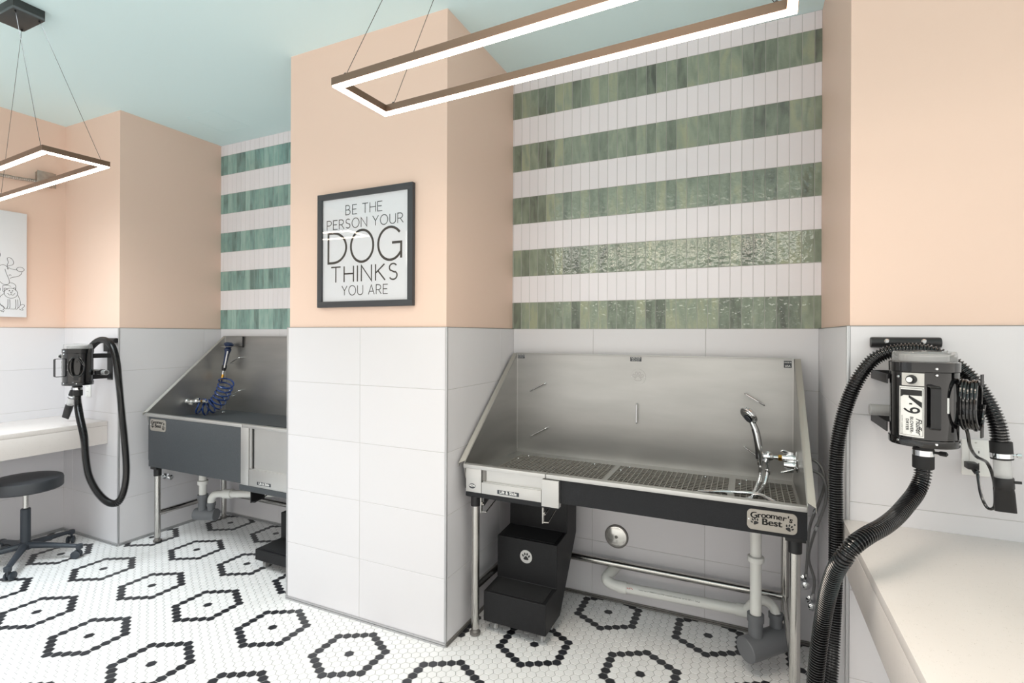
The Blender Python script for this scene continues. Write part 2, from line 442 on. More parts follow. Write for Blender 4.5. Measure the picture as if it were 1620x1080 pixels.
tile_field('wainscot_tiles', wcl, 'Y', YF, 1, [XL, -4.59, XA0], C0, M['wtile'])
tile_field('wainscot_tiles', wcl, 'X', XA0, -1, [YF, 2.70, YB], C0, M['wtile'])
tile_field('wainscot_tiles', wc, 'X', XA1, 1, [YF, 2.66, YB], C0, M['wtile'])
tile_field('wainscot_tiles', wc, 'Y', YF, 1, [XA1, -1.839, XB0], C0, M['wtile'])
tile_field('wainscot_tiles', wc, 'X', XB0, -1, [YF, 2.66, YB], C0, M['wtile'])
tile_field('wainscot_tiles', wbk, 'Y', YB - 0.006, 1, [XB0, -0.805, -0.20, XB1], C0, M['wtile'], proud=0.012)
tile_field('wainscot_tiles', wbk, 'Y', YB - 0.006, 1, [XA0, -3.32, -2.71, XA1], C0, M['wtile'], proud=0.012)
tile_field('wainscot_tiles', wr, 'X', XB1, 1, [YF, 2.70, YB], C0, M['wtile'])
tile_field('wainscot_tiles', wr, 'Y', YF, 1, steps(XB1, XR, XB1 + 0.93, 0.605), C0, M['wtile'])

BANDS = [HW, 1.693, 1.853, 2.013, 2.174, 2.335, 2.495, 2.656, 2.818, 2.979, HC]
for (a, b, ref) in ((XB0 - 0.01, XB1 + 0.01, 0.2365), (XA0 - 0.01, XA1 + 0.01, -3.236)):
    us = [a] + [ref + k * 0.05335 for k in range(-60, 60) if a + 0.004 < ref + k * 0.05335 < b - 0.004] + [b]
    for green in (True, False):
        tile_field('green_stripe_tiles' if green else 'white_stripe_tiles', wbk, 'Y', YB - 0.004, 1, us, BANDS,
                   (M['green_cool_lit'] if ref < -1 else M['green']) if green else M['wsub'], proud=0.010, gap=0.0020, bev=0.0010, pick=(0 if green else 1))

tn = [0]
def trim(mb, m=None):
    tn[0] += 1
    return struct('trim_%d' % tn[0], mb, m or M['trim'], smooth=35)
# metal edge profiles at the tiled outside corners
for x, y in ((XA0 - 0.004, YF + 0.004), (XA1 + 0.004, YF + 0.004), (XB0 - 0.004, YF + 0.004), (XB1 + 0.004, YF + 0.004)):
    trim(MB().box(x - 0.0055, x + 0.0055, y - 0.0055, y + 0.0055, 0.0, HW + 0.001, b=0.0025))
# metal cove strips along the floor
def base(x0, x1, y0, y1, m): trim(MB().box(x0, x1, y0, y1, 0.0, 0.009, b=0.002).box(x0, x1, y0, y1, 0.0115, 0.018, b=0.002), m)
base(XL, XA0, YF - 0.008, YF, M['trim']); base(XA0, XA0 + 0.008, YF, YB, M['trim']); base(XA0, XA1, YB - 0.016, YB - 0.006, M['trim'])
base(XA1 - 0.008, XA1, YF, YB, M['trim']); base(XA1, XB0, YF - 0.008, YF, M['trim']); base(XB0, XB0 + 0.008, YF, YB, M['dtrim'])
base(XB0, XB1, YB - 0.016, YB - 0.006, M['dtrim']); base(XB1 - 0.008, XB1, YF, YB, M['dtrim']); base(XB1, XR, YF - 0.008, YF, M['trim'])
base(XL, XL + 0.008, YREAR, YF, M['trim'])
# thin metal cap on the wainscot
def cap(x0, x1, y0, y1): trim(MB().box(x0, x1, y0, y1, HW - 0.001, HW + 0.0015), M['dtrim'])
cap(XL - T, XL, YREAR, YF); cap(XL, XA0, YF, YF + T); cap(XA0 - T, XA0, YF, YB); cap(XA1, XA1 + T, YF, YB); cap(XA1, XB0, YF, YF + T)
cap(XB0 - T, XB0, YF, YB); cap(XB1, XB1 + T, YF, YB); cap(XB1, XR, YF, YF + T)

# access hatch outline in the ceiling
struct('trim_%d' % 90, MB().box(-3.72, -3.44, 2.36, 2.364, HC - 0.0015, HC).box(-3.72, -3.44, 2.66, 2.664, HC - 0.0015, HC)
       .box(-3.72, -3.716, 2.36, 2.664, HC - 0.0015, HC).box(-3.44, -3.436, 2.36, 2.664, HC - 0.0015, HC), M['mint'], smooth=0)

# ------------------------------------------------------------------ strokes for lettering and drawings
def strokes(name, lines, width, to3d, normal, m, parent, thick=0.0006):
    """each polyline becomes a run of thin flat bars with round joints; to3d maps (a,b)->Vector"""
    mb = MB(); nv = Vector(normal)
    for ln, wd in ((l if isinstance(l, tuple) else (l, width)) for l in lines):
        P = []
        for q in ln:
            v = to3d(*q)
            if not P or (v - P[-1]).length > 1e-6: P.append(v)
        if len(P) < 2: continue
        closed = len(P) > 3 and (P[0] - P[-1]).length < 1e-5
        if closed: P = P[:-1]
        n = len(P); h = wd / 2; V = []
        for k in range(n):
            a = P[k - 1] if (k > 0 or closed) else None
            b = P[(k + 1) % n] if (k < n - 1 or closed) else None
            d1 = (P[k] - a).normalized() if a is not None else None
            d2 = (b - P[k]).normalized() if b is not None else None
            if d1 is None: s = nv.cross(d2) * h; c = P[k] - d2 * h * 0.5
            elif d2 is None: s = nv.cross(d1) * h; c = P[k] + d1 * h * 0.5
            else:
                s1, s2 = nv.cross(d1), nv.cross(d2); m_ = (s1 + s2)
                m_ = m_.normalized() if m_.length > 0.15 else s1
                s = m_ * (h / max(m_.dot(s1), 0.45)); c = P[k]
            V += [c - s, c + s, c - s + nv * thick, c + s + nv * thick]
        F = []
        for k in range(n if closed else n - 1):
            x, y = 4 * k, 4 * ((k + 1) % n)
            F += [(x, y, y + 1, x + 1), (x + 2, x + 3, y + 3, y + 2), (x, x + 2, y + 2, y), (x + 1, y + 1, y + 3, x + 3)]
        if not closed: F += [(0, 1, 3, 2), (4 * n - 4, 4 * n - 2, 4 * n - 1, 4 * n - 3)]
        mb.add(V, F)
    return mb.build(name, m, parent, smooth=0)
def arc(cx, cy, rx, ry, a0, a1, n=16):
    return [(cx + rx * math.cos(math.radians(a0 + (a1 - a0) * i / n)), cy + ry * math.sin(math.radians(a0 + (a1 - a0) * i / n))) for i in range(n + 1)]
GLY = {   # letter: (advance width, polylines) in a cap-height of 1
    'B': (.52, [[(0, 0), (0, 1)], [(0, 1), (.22, 1)] + arc(.22, .76, .20, .24, 90, -90, 10) + [(0, .52)], [(.22, .52)] + arc(.24, .26, .24, .26, 90, -90, 10) + [(0, 0)]]),
    'E': (.44, [[(.44, 1), (0, 1), (0, 0), (.44, 0)], [(0, .52), (.38, .52)]]),
    'T': (.56, [[(0, 1), (.56, 1)], [(.28, 1), (.28, 0)]]),
    'H': (.58, [[(0, 0), (0, 1)], [(.58, 0), (.58, 1)], [(0, .52), (.58, .52)]]),
    'P': (.48, [[(0, 0), (0, 1), (.22, 1)] + arc(.22, .73, .26, .27, 90, -90, 12) + [(0, .46)]]),
    'R': (.52, [[(0, 0), (0, 1), (.22, 1)] + arc(.22, .73, .25, .27, 90, -90, 12) + [(0, .46)], [(.24, .46), (.52, 0)]]),
    'S': (.46, [arc(.23, .75, .21, .25, 35, 225, 14) + [(.14, .56), (.30, .46)] + arc(.23, .26, .22, .26, 55, -145, 14)]),
    'O': (.74, [arc(.37, .5, .37, .52, 0, 360, 32)]),
    'N': (.60, [[(0, 0), (0, 1), (.60, 0), (.60, 1)]]),
    'Y': (.56, [[(0, 1), (.28, .48), (.56, 1)], [(.28, .48), (.28, 0)]]),
    'U': (.56, [[(0, 1), (0, .3)] + arc(.28, .3, .28, .31, 180, 360, 14) + [(.56, 1)]]),
    'D': (.62, [[(0, 0), (0, 1), (.16, 1)] + arc(.16, .5, .46, .5, 90, -90, 22) + [(0, 0)]]),
    'G': (.74, [arc(.38, .5, .38, .52, 42, 305, 28), [(.45, .52), (.72, .52), (.72, .04)], arc(.38, .5, .38, .52, 305, 325, 4)]),
    'I': (.0, [[(0, 0), (0, 1)]]),
    'K': (.54, [[(0, 0), (0, 1)], [(.50, 1), (0, .45)], [(.14, .6), (.54, 0)]]),
    'A': (.60, [[(0, 0), (.30, 1), (.60, 0)], [(.1, .32), (.5, .32)]]),
}
def stroke_text(word, gap=.2, space=.36):
    out = []; x = 0
    for ch in word:
        if ch == ' ': x += space; continue
        wd, ls = GLY[ch]
        out += [[(px + x, py) for px, py in l] for l in ls]; x += wd + gap
    return out, x - gap

# ------------------------------------------------------------------ framed print on the column
def framed_print():
    x0, x1, z0, z1 = -2.128, -1.500, 1.640, 2.250; fw = 0.031; yw = YF + T; yf = yw - 0.024
    t = thing('framed_print', (-1.814, yw, z0), 'black framed typographic print hanging on the peach column between the two wash bays', 'picture')
    f = MB()
    f.box(x0, x1, yf, yw - 0.001, z1 - fw, z1, b=0.0015).box(x0, x1, yf, yw - 0.001, z0, z0 + fw, b=0.0015)
    f.box(x0, x0 + fw, yf, yw - 0.001, z0 + fw, z1 - fw, b=0.0015).box(x1 - fw, x1, yf, yw - 0.001, z0 + fw, z1 - fw, b=0.0015)
    f.build('frame', M['frame'], t)
    yp = yf + 0.012
    sheet = MB().box(x0 + 0.02, x1 - 0.02, yp, yp + 0.003, z0 + 0.02, z1 - 0.02).build('print_sheet', M['paper'], t, smooth=0)
    L = []
    def line(word, xa, xb, zb, zt, wd, gap=.2, space=.4):
        ls, wt = stroke_text(word, gap, space); sx = (xb - xa) / wt; h = zt - zb
        for l in ls: L.append(([(xa + px * sx, zb + py * h) for px, py in l], wd))
    line('BE THE', -1.938, -1.697, 2.129, 2.178, 0.0042)
    line('PERSON YOUR', -2.068, -1.565, 2.058, 2.106, 0.0042)
    line('DOG', -2.058, -1.572, 1.878, 2.038, 0.0125, gap=.16)
    line('THINKS', -2.036, -1.600, 1.775, 1.855, 0.0075, gap=.24)
    line('YOU ARE', -1.962, -1.660, 1.704, 1.752, 0.0042)
    strokes('lettering', L, 0.005, lambda a, b: Vector((a, yp - 0.0003, b)), (0, -1, 0), M['ink'], sheet, thick=0.0004)
    MB().box(x0 + fw - 0.003, x1 - fw + 0.003, yf + 0.004, yf + 0.006, z0 + fw - 0.003, z1 - fw + 0.003).build('glass_pane', M['glass'], t, smooth=0)
framed_print()

# ------------------------------------------------------------------ canvas with a line drawing on the left wall
def drawing():
    xw = XL - T; xf = xw + 0.028
    t = thing('line_drawing_canvas', (xw, 1.4, 1.608), 'white canvas with black line drawing of a dog and cat on the left wall', 'picture')
    MB().box(xw + 0.001, xf, 0.95, 1.850, 1.608, 2.348, b=0.002).build('canvas', M['canvas'], t)
    def q(x, y):   # sketch units -> wall
        return Vector((xf + 0.0002, 1.700 + x * 0.000603, 2.353 - (y / 5.68 - 14.5) * 0.00453))
    def el(cx, cy, rx, ry, a0=0, a1=360, n=26): return arc(cx, cy, rx, ry, a0, a1, n)
    L = [ [(75, 590), (70, 560), (85, 540), (72, 515), (72, 500), (95, 495), (120, 510), (130, 535), (125, 555), (100, 565), (78, 570)],
          el(190, 592, 34, 20), [(165, 600), (120, 597), (80, 585), (50, 563), (20, 565), (-20, 590)],
          [(205, 615), (195, 640), (160, 660), (120, 665), (95, 680)], el(98, 655, 9, 9, 180, 340, 8), el(78, 595, 4, 4),
          [(52, 600), (65, 640), (85, 680), (95, 715), (80, 735), (45, 737), (15, 720), (-10, 690)],
          [(95, 715), (125, 718), (150, 735), (148, 765)], [(35, 745), (70, 738), (105, 748)], [(35, 745), (33, 790), (45, 805)],
          [(50, 800), (42, 770), (60, 765), (75, 780)], [(125, 768), (135, 755), (148, 768), (145, 782)],
          el(106, 808, 60, 44), [(75, 808), (95, 828), (108, 815), (122, 830), (142, 805)], el(108, 803, 7, 5), el(92, 787, 4, 3), el(120, 787, 4, 3),
          [(45, 815), (10, 840), (0, 880), (15, 915), (50, 940)], [(168, 822), (190, 870), (192, 910), (175, 935)],
          [(80, 862), (80, 930), (65, 945), (100, 950), (96, 862)], [(148, 862), (152, 930), (138, 948), (172, 948), (166, 862)],
          [(100, 948), (138, 948)], [(50, 945), (70, 948)], [(192, 912), (210, 900), (230, 908), (222, 930), (200, 938), (220, 952), (205, 955), (180, 945)],
          el(10, 940, 36, 26), el(-5, 780, 18, 18), el(-10, 480, 22, 26), [(20, 968), (40, 975), (48, 962)],
          [(-40, 600), (-80, 640), (-100, 720), (-90, 820), (-60, 900), (-50, 945)], el(-90, 560, 40, 60) ]
    def soften(P):                       # corner cutting, so the pen lines curve
        for _ in range(2):
            if len(P) < 4 or len(P) > 40: return P
            P = [P[0]] + [p for a, b in zip(P, P[1:]) for p in ((0.75 * a[0] + 0.25 * b[0], 0.75 * a[1] + 0.25 * b[1]), (0.25 * a[0] + 0.75 * b[0], 0.25 * a[1] + 0.75 * b[1]))] + [P[-1]]
        return P
    L = [soften(p) for p in L]
    strokes('line_art', L, 0.0024, q, (1, 0, 0), M['ink'], t, thick=0.0004)
drawing()

# ------------------------------------------------------------------ junction box with flexible conduit
def jbox():
    t = thing('junction_box', (XL - T, 1.95, 2.60), 'small grey metal junction box high on the left wall above the drawing', 'electrical box')
    MB().box(XL - T, XL + 0.035, 1.905, 2.005, 2.575, 2.672, b=0.004).build('box', M['galv'], t)
    MB().box(XL + 0.035, XL + 0.038, 1.899, 2.011, 2.569, 2.678, b=0.001).build('cover', M['galv'], t)
    MB().lathe([(0.008, 0), (0.006, 0.004)], (XL + 0.038, 1.96, 2.625), (1, 0, 0)).build('screw', M['white'], t)
    p = smooth_path([(XL + 0.015, 1.905, 2.600), (XL + 0.015, 1.75, 2.590), (XL + 0.013, 1.4, 2.585), (XL + 0.013, 0.9, 2.59)], 170)
    MB().tube(p, 0.011, 10, radii=[0.0105 if i % 2 else 0.0125 for i in range(170)]).build('flexible_conduit', M['galv'], t)
jbox()

# ------------------------------------------------------------------ pendant lamps
def pendant(cx, cy, rot, label):
    t = thing('pendant_lamp', (cx, cy, HC), label, 'ceiling lamp', 'rectangular linear pendants')
    Lx, Ly, wv, h, zb = 1.23, 0.238, 0.024, 0.027, 2.24
    R = Matrix.Translation((cx, cy, 0)) @ Matrix.Rotation(rot, 4, 'Z')
    def ring(z0, z1, ins, w2):
        a, b = Lx / 2 - ins, Ly / 2 - ins
        m = MB()
        o = [(-a, -b), (a, -b), (a, b), (-a, b)]; i = [(-a + w2, -b + w2), (a - w2, -b + w2), (a - w2, b - w2), (-a + w2, b - w2)]
        vs = [(x, y, z) for z in (z0, z1) for x, y in o + i]
        fs = []
        for k in range(4):
            n = (k + 1) % 4
            fs += [(k, n, 4 + n, 4 + k), (8 + k, 8 + n, 12 + n, 12 + k), (k, n, 8 + n, 8 + k), (4 + k, 4 + n, 12 + n, 12 + k)]
        return m.add(vs, fs).xf(R)
    ring(zb + 0.004, zb + h, 0, wv).build('frame', M['bronze'], t, smooth=0)
    ring(zb, zb + 0.0045, 0.002, wv - 0.004).build('led_diffuser', M['led'], t, smooth=0)
    MB().box(cx - 0.103, cx + 0.103, cy - 0.06, cy + 0.06, HC - 0.05, HC, b=0.002).build('canopy', M['canopy'], t)
    for sx in (-1, 1):
        for sy in (-1, 1):
            top = Vector((cx + sx * 0.085, cy + sy * 0.045, HC - 0.05)); bot = R @ Vector((sx * (Lx / 2 - 0.045), sy * (Ly / 2 - wv / 2), zb + h))
            MB().tube([top, bot], 0.0009, 6).lathe([(0.005, 0), (0.005, 0.006), (0.002, 0.01)], bot, (0, 0, 1), 10)\
                .lathe([(0.004, 0), (0.004, 0.008)], top, (0, 0, -1), 10).build('suspension_cable', M['blackpl'], t)
pendant(-0.517, 1.247, math.radians(-2.6), 'lit rectangular pendant lamp hanging in front of the right wash bay, the nearer one')
pendant(-3.225, 1.235, math.radians(-3.6), 'lit rectangular pendant lamp near the left wall with its black ceiling canopy in view')

# ------------------------------------------------------------------ counters
def counter(name, label, x0, x1, y0, y1, ztop, zbot, seam=None, face=-1):
    t = thing(name, ((x0 + x1) / 2, y1, zbot), label, 'countertop')
    MB().box(x0, x1, y0, y1, ztop - 0.03, ztop, b=0.0015).build('top', M['quartz'], t)
    a = MB()
    if face < 0:        # exposed long side faces -X
        a.box(x0, x0 + 0.02, y0, seam, zbot, ztop - 0.031, b=0.001).box(x0 + 0.0015, x0 + 0.02, seam + 0.001, y1, zbot, ztop - 0.031)
        a.box(x0 + 0.02, x1, y0, y0 + 0.02, zbot, ztop - 0.031)
    else:
        a.box(x1 - 0.02, x1, y0, y1, zbot, ztop - 0.031, b=0.001)
    a.build('apron', M['quartz'], t)
counter('countertop', 'pale speckled quartz counter with deep apron under the right blower', XB1 - 0.012, XR, 1.00, YF - 0.001, 0.867, 0.706, seam=1.965)
counter('countertop', 'white quartz counter along the left wall above the round stool', XL + 0.001, -4.135, -0.6, YF - 0.001, 0.871, 0.712, face=1)

# ------------------------------------------------------------------ wash tubs
def paw_shapes(cx, cz, s, rot=0.0):
    """outlines of a paw: pad + 4 toes, in (x, z)"""
    out = []
    pad = []
    for k in range(28):
        a = 2 * PI * k / 28
        r = 1.0 + 0.16 * math.cos(3 * (a - PI / 2))
        pad.append((0.36 * r * math.cos(a), -0.22 + 0.27 * r * math.sin(a)))
    out.append(pad)
    for tx, tz, an in ((-0.47, 0.12, 0.5), (-0.18, 0.38, 0.15), (0.18, 0.38, -0.15), (0.47, 0.12, -0.5)):
        out.append([(tx + 0.12 * math.cos(a) * math.cos(an) - 0.2 * math.sin(a) * math.sin(an),
                     tz + 0.12 * math.cos(a) * math.sin(an) + 0.2 * math.sin(a) * math.cos(an)) for a in [2 * PI * k / 16 for k in range(16)]])
    c, n = math.cos(rot), math.sin(rot)
    return [[(cx + s * (x * c - z * n), cz + s * (x * n + z * c)) for x, z in poly] for poly in out]
def paw_mesh(mb, cx, cz, s, y, rot=0.0, th=0.0006):
    for p in paw_shapes(cx, cz, s, rot): mb.prism(p, 'Y', y - th, y)
    return mb
def rrect(x0, x1, z0, z1, r, n=6):
    P = []
    for cx, cz, a0 in ((x1 - r, z1 - r, 0), (x0 + r, z1 - r, 90), (x0 + r, z0 + r, 180), (x1 - r, z0 + r, 270)):
        P += [(cx + r * math.cos(math.radians(a0 + 90 * k / n)), cz + r * math.sin(math.radians(a0 + 90 * k / n))) for k in range(n + 1)]
    return P

def name_plate(parent, x0, x1, z0, z1, y):
    pl = MB().prism(rrect(x0, x1, z0, z1, 0.018), 'Y', y - 0.0025, y).build('name_plate', M['plate'], parent, smooth=0)
    cx = (x0 + x1) / 2; h = z1 - z0; wd = x1 - x0
    yy = y - 0.0026
    # arched upper line, letter by letter
    word = "Groomer's"; adv = [.135, .09, .105, .105, .15, .10, .09, .05, .085]; tot = sum(adv); s = 0
    for k, ch in enumerate(word):
        u = (s + adv[k] / 2) / tot - 0.5; s += adv[k]
        lx = cx + u * wd * 0.84; lz = z1 - h * 0.235 - abs(u) ** 2 * h * 0.40
        for dx in (-0.008, 0.008):
            text('lettering', ch, h * (0.42 if ch == 'G' else 0.39), face_front(lx + dx * h, yy, lz) @ Matrix.Rotation(-u * 0.55, 4, 'Z'), M['ink'], pl, bold=h * 0.003, xs=1.08)
    for dx in (-0.014, 0.014):
        text('lettering', 'Best', h * 0.44, face_front(cx + dx * h, yy, z0 + h * 0.43), M['ink'], pl, bold=h * 0.003, xs=1.14)
    paw_mesh(MB(), x0 + wd * 0.165, z0 + h * 0.40, h * 0.31, yy, 0.5).build('paw_print', M['ink'], pl, smooth=0)
    paw_mesh(MB(), x1 - wd * 0.155, z0 + h * 0.30, h * 0.31, yy, -0.5).build('paw_print', M['ink'], pl, smooth=0)
    for sx in (x0 + wd * 0.035, x1 - wd * 0.05):
        MB().lathe([(0.0035, 0), (0.0028, 0.0018)], (sx, y - 0.0025, (z0 + z1) / 2), (0, -1, 0), 12).build('rivet', M['chrome'], pl)

def leg(parent, x, y, zt, r=0.0195):
    l = MB().lathe([(r, 0.032), (r, zt)], (x, y, 0)).build('leg', M['leg'], parent)
    MB().lathe([(0.020, 0), (0.026, 0.003), (0.027, 0.013), (0.020, 0.016), (0.017, 0.022), (0.018, 0.033)], (x, y, 0.0005)).build('foot', M['dtrim'], l)
    MB().lathe([(0.024, zt - 0.045), (0.0245, zt + 0.005)], (x, y, 0)).box(x - 0.035, x + 0.035, y - 0.03, y + 0.03, zt + 0.004, zt + 0.03, b=0.002).build('leg_socket', M['blackpl'], l)

def hook(parent, a, b, out=(0, -0.022, 0)):
    a = Vector(a); b = Vector(b); o = Vector(out)
    p = [a, a + o * 0.75, a + o * 0.95 + (b - a) * 0.05, b + o * 0.95 - (b - a) * 0.05, b + o * 0.75, b]
    MB().tube(p, 0.0036, 10).build('tie_hook', M['chrome'], parent)

def sticker(parent, x, z, y, wd, h, rows):
    s = MB().prism(rrect(x - wd / 2, x + wd / 2, z - h / 2, z + h / 2, 0.002, 3), 'Y', y - 0.0006, y).build('sticker', M['sticker'], parent, smooth=0)
    for k, (txt, sz) in enumerate(rows):
        text('lettering', txt, sz, face_front(x, y - 0.0007, z + h / 2 - (k + 0.5) * h / len(rows)), M['white'], s, extrude=0.0002)

def tub_shell(t, X0, X1, Y0, Y1, zr, zt, zb):
    """steel basin: back, two slanted sides with outward flange, front rim, floor"""
    th = 0.004
    MB().box(X0, X1, Y1 - th, Y1, zb, zt).box(X0, X1, Y1 - 0.02, Y1, zt - 0.001, zt + 0.003, b=0.001).build('back_panel', M['steel'], t, smooth=0)
    zs = zr - 0.075
    sl = [(Y0 + 0.02, zs), (Y0 + 0.005, zr), (Y1, zt), (Y1, zs)]
    for s, x in ((-1, X0), (1, X1)):
        sd = MB().prism(sl, 'X', x, x - s * th)
        sd.build('side_panel', M['steel'], t, smooth=0); sd = MB()
        MB().box(x - s * 0.008, x - s * 0.0005, Y0 + 0.02, Y1, zb - 0.012, zs).build('end_panel', M['blackpan'], t, smooth=0)
        # outward folded flange along the slanted edge
        fl_ = 0.026; d = Vector((Y1 - Y0, zt - zr)).normalized(); nrm = Vector((-d.y, d.x)) * 0.003
        a = (Y0 - 0.004, zr - 0.006); b = (Y1, zt)
        p0 = [(x, a[0] + 0.02, a[1] + 0.017), (x + s * fl_, a[0], a[1] + 0.006), (x + s * fl_, b[0], b[1]), (x, b[0], b[1])]
        q0 = [(px, py - nrm.x, pz - nrm.y) for px, py, pz in p0]
        sd.add(p0 + q0, [(0, 1, 2, 3), (7, 6, 5, 4), (0, 4, 5, 1), (1, 5, 6, 2), (2, 6, 7, 3), (3, 7, 4, 0)])
        # turned-down lip
        p1 = [(x + s * fl_, a[0], a[1] + 0.006), (x + s * fl_, b[0], b[1]), (x + s * fl_, b[0], b[1] - 0.02), (x + s * fl_, a[0], a[1] - 0.012)]
        p2 = [(px - s * 0.002, py, pz) for px, py, pz in p1]
        sd.add(p1 + p2, [(0, 1, 2, 3), (7, 6, 5, 4), (0, 4, 5, 1), (1, 5, 6, 2), (2, 6, 7, 3), (3, 7, 4, 0)])
        sd.build('side_flange', M['edge'], t, smooth=0)
    for xa in (X0 + th, X1 - th - 0.003): MB().box(xa, xa + 0.003, Y1 - th - 0.003, Y1 - th, zr - 0.05, zt - 0.002).build('corner_weld', M['bright'], t, smooth=0)
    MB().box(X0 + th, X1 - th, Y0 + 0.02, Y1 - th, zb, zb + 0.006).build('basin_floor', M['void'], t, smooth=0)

def right_tub():
    X0, X1, Y0, Y1, zr, zt = -1.263, 0.205, 2.165, 2.800, 0.866, 1.387
    t = thing('dog_wash_tub', (-0.53, 2.48, 0), 'stainless dog wash tub with black front panel and rubber grate floor in the right bay', 'wash tub', 'dog wash tubs')
    tub_shell(t, X0, X1, Y0, Y1, zr, zt, 0.752)
    # front rim, in two lengths with a seam
    MB().box(X0 + 0.002, -0.832, Y0 - 0.005, Y0 + 0.026, 0.846, zr, b=0.004).box(-0.830, X1 - 0.002, Y0 - 0.005, Y0 + 0.026, 0.846, zr, b=0.004)\
        .box(X0 + 0.004, X1 - 0.004, Y0 + 0.018, Y0 + 0.026, 0.795, 0.85).build('front_rim', M['bright'], t)
    MB().box(-0.772, 0.203, Y0 + 0.006, Y0 + 0.016, 0.740, 0.847).build('front_panel', M['blackpan'], t, smooth=0)
    MB().box(-1.246, -0.772, Y0 + 0.018, Y1 - 0.006, 0.722, 0.752).box(-0.772, 0.197, Y0 + 0.017, Y1 - 0.006, 0.742, 0.752).build('under_frame', M['blackpl'], t, smooth=0)
    MB().box(-1.247, -0.772, Y0 - 0.004, Y0 + 0.018, 0.712, 0.733, b=0.001).build('gate_sill', M['blackpan'], t)
    MB().box(-1.247, -1.163, Y0 - 0.002, Y0 + 0.016, 0.733, 0.846, b=0.001).build('gate_post', M['bright'], t)
    MB().box(-0.846, -0.764, Y0 - 0.014, Y0 + 0.016, 0.722, 0.843, b=0.001).build('gate_post', M['bright'], t)
    g = MB().box(-1.142, -0.846, Y0 + 0.010, Y0 + 0.014, 0.74, 0.846).box(-1.160, -0.852, Y0 - 0.004, Y0 + 0.004, 0.734, 0.787, b=0.001)\
        .box(-1.155, -0.853, Y0 + 0.0, Y0 + 0.012, 0.787, 0.7915, b=0.0005).build('sliding_gate', M['bright'], t)
    p = MB().prism(rrect(-1.075, -0.962, 0.7435, 0.7625, 0.003, 3), 'Y', Y0 - 0.0048, Y0 - 0.004).build('gate_label', M['sticker'], g, smooth=0)
    text('lettering', 'Lift & Slide', 0.0205, face_front(-1.0185, Y0 - 0.0050, 0.7535), M['white'], p, bold=0.0002, xs=1.0)
    e = MB().prism([(-1.212 + 0.018 * math.cos(a), 0.763 + 0.0125 * math.sin(a)) for a in [2 * PI * k / 28 for k in range(28)]], 'Y', Y0 - 0.0030, Y0 - 0.002).build('oval_badge', M['sticker'], t, smooth=0)
    text('lettering', 'ADA', 0.015, face_front(-1.212, Y0 - 0.0032, 0.765), M['white'], e, bold=0.0004)
    name_plate(t, 0.000, 0.170, 0.754, 0.832, Y0 + 0.006)
    # slide bracket and hanger bars for the ramp under the gate
    for x in (-1.165, -0.845):
        b = MB().box(x - 0.0025, x + 0.0025, Y0 - 0.002, Y0 + 0.011, 0.638, 0.712, b=0.001)
        b.tube([(x, Y0 + 0.006, 0.642), (x + 0.022, Y0 + 0.012, 0.642), (x + 0.028, Y0 + 0.24, 0.714)], 0.003, 8)
        b.tube([(x, Y0 + 0.008, 0.676), (x + 0.006, Y0 + 0.012, 0.676), (x + 0.008, Y0 + 0.16, 0.714)], 0.003, 8)
        b.lathe([(0.007, 0), (0.007, 0.005)], (x + 0.001, Y0 + 0.012, 0.682), (1, 0, 0), 12)
        b.build('slide_bracket', M['leg'], t)
    MB().box(-1.1605, -1.1415, Y0 + 0.006, Y0 + 0.009, 0.792, 0.846).build('gate_gap_strip', M['dtrim'], t, smooth=0)  # dark strip standing in for the shadow in the gate gap
    MB().prism([(Y0 + 0.02, 0.714), (Y0 + 0.02, 0.668), (Y0 + 0.14, 0.714)], 'X', -1.160, -1.156).build('gusset', M['blackpl'], t, smooth=0)
    # ledge and grate floor
    zl = 0.797
    MB().box(X0 + 0.004, -1.196, Y0 + 0.034, 2.722, zl - 0.012, zl).box(X0 + 0.004, X1 - 0.004, 2.722, Y1 - 0.004, zl - 0.012, zl)\
        .box(X0 + 0.004, X1 - 0.004, Y0 + 0.026, Y0 + 0.034, zl - 0.012, zl).box(0.192, X1 - 0.004, Y0 + 0.034, 2.722, zl - 0.012, zl)\
        .box(-0.640, -0.614, Y0 + 0.034, 2.722, zl - 0.010, zl + 0.001).box(-0.078, -0.052, Y0 + 0.034, 2.722, zl - 0.010, zl + 0.001).build('grate_ledge', M['steel'], t, smooth=0)
    for a, b in ((-1.196, -0.640), (-0.614, -0.078), (-0.052, 0.192)):
        m = MB(); nx = round((b - a) / 0.0247); y0, y1 = Y0 + 0.036, 2.720; ny = 20
        for i in range(nx + 1):
            x = a + (b - a) * i / nx; m.box(x - 0.0014, x + 0.0014, y0, y1, zl - 0.004, zl + 0.003)
        for j in range(ny + 1):
            y = y0 + (y1 - y0) * j / ny; m.box(a, b, y - 0.0012, y + 0.0012, zl - 0.003, zl + 0.001)
        g = m.build('floor_grate', M['grate'], t, smooth=0)
        for sx, sy in ((a + 0.05, y1 - 0.012), (b - 0.11, y1 - 0.03), (a + 0.11, y0 + 0.20), (b - 0.17, y0 + 0.21), (a + 0.02, y1 - 0.09)):
            MB().lathe([(0.0065, 0), (0.005, 0.003)], (sx, sy, zl + 0.002), (0, 0, 1), 12).build('screw', M['chrome'], g)
    yb = Y1 - 0.004
    hook(t, (-1.168, yb, 1.165), (-1.073, yb, 1.215)); hook(t, (-1.166, yb, 0.897), (-1.066, yb, 0.953))
    hook(t, (-0.544, yb, 1.022), (-0.544, yb, 1.128)); hook(t, (-0.012, yb, 1.211), (0.074, yb, 1.158)); hook(t, (-0.013, yb, 0.944), (0.070, yb, 0.888))
    em = MB().lathe([(0.042, 0), (0.0415, 0.0018)], (-0.540, yb, 1.272), (0, -1, 0), 40).build('paw_emblem', M['steel'], t)
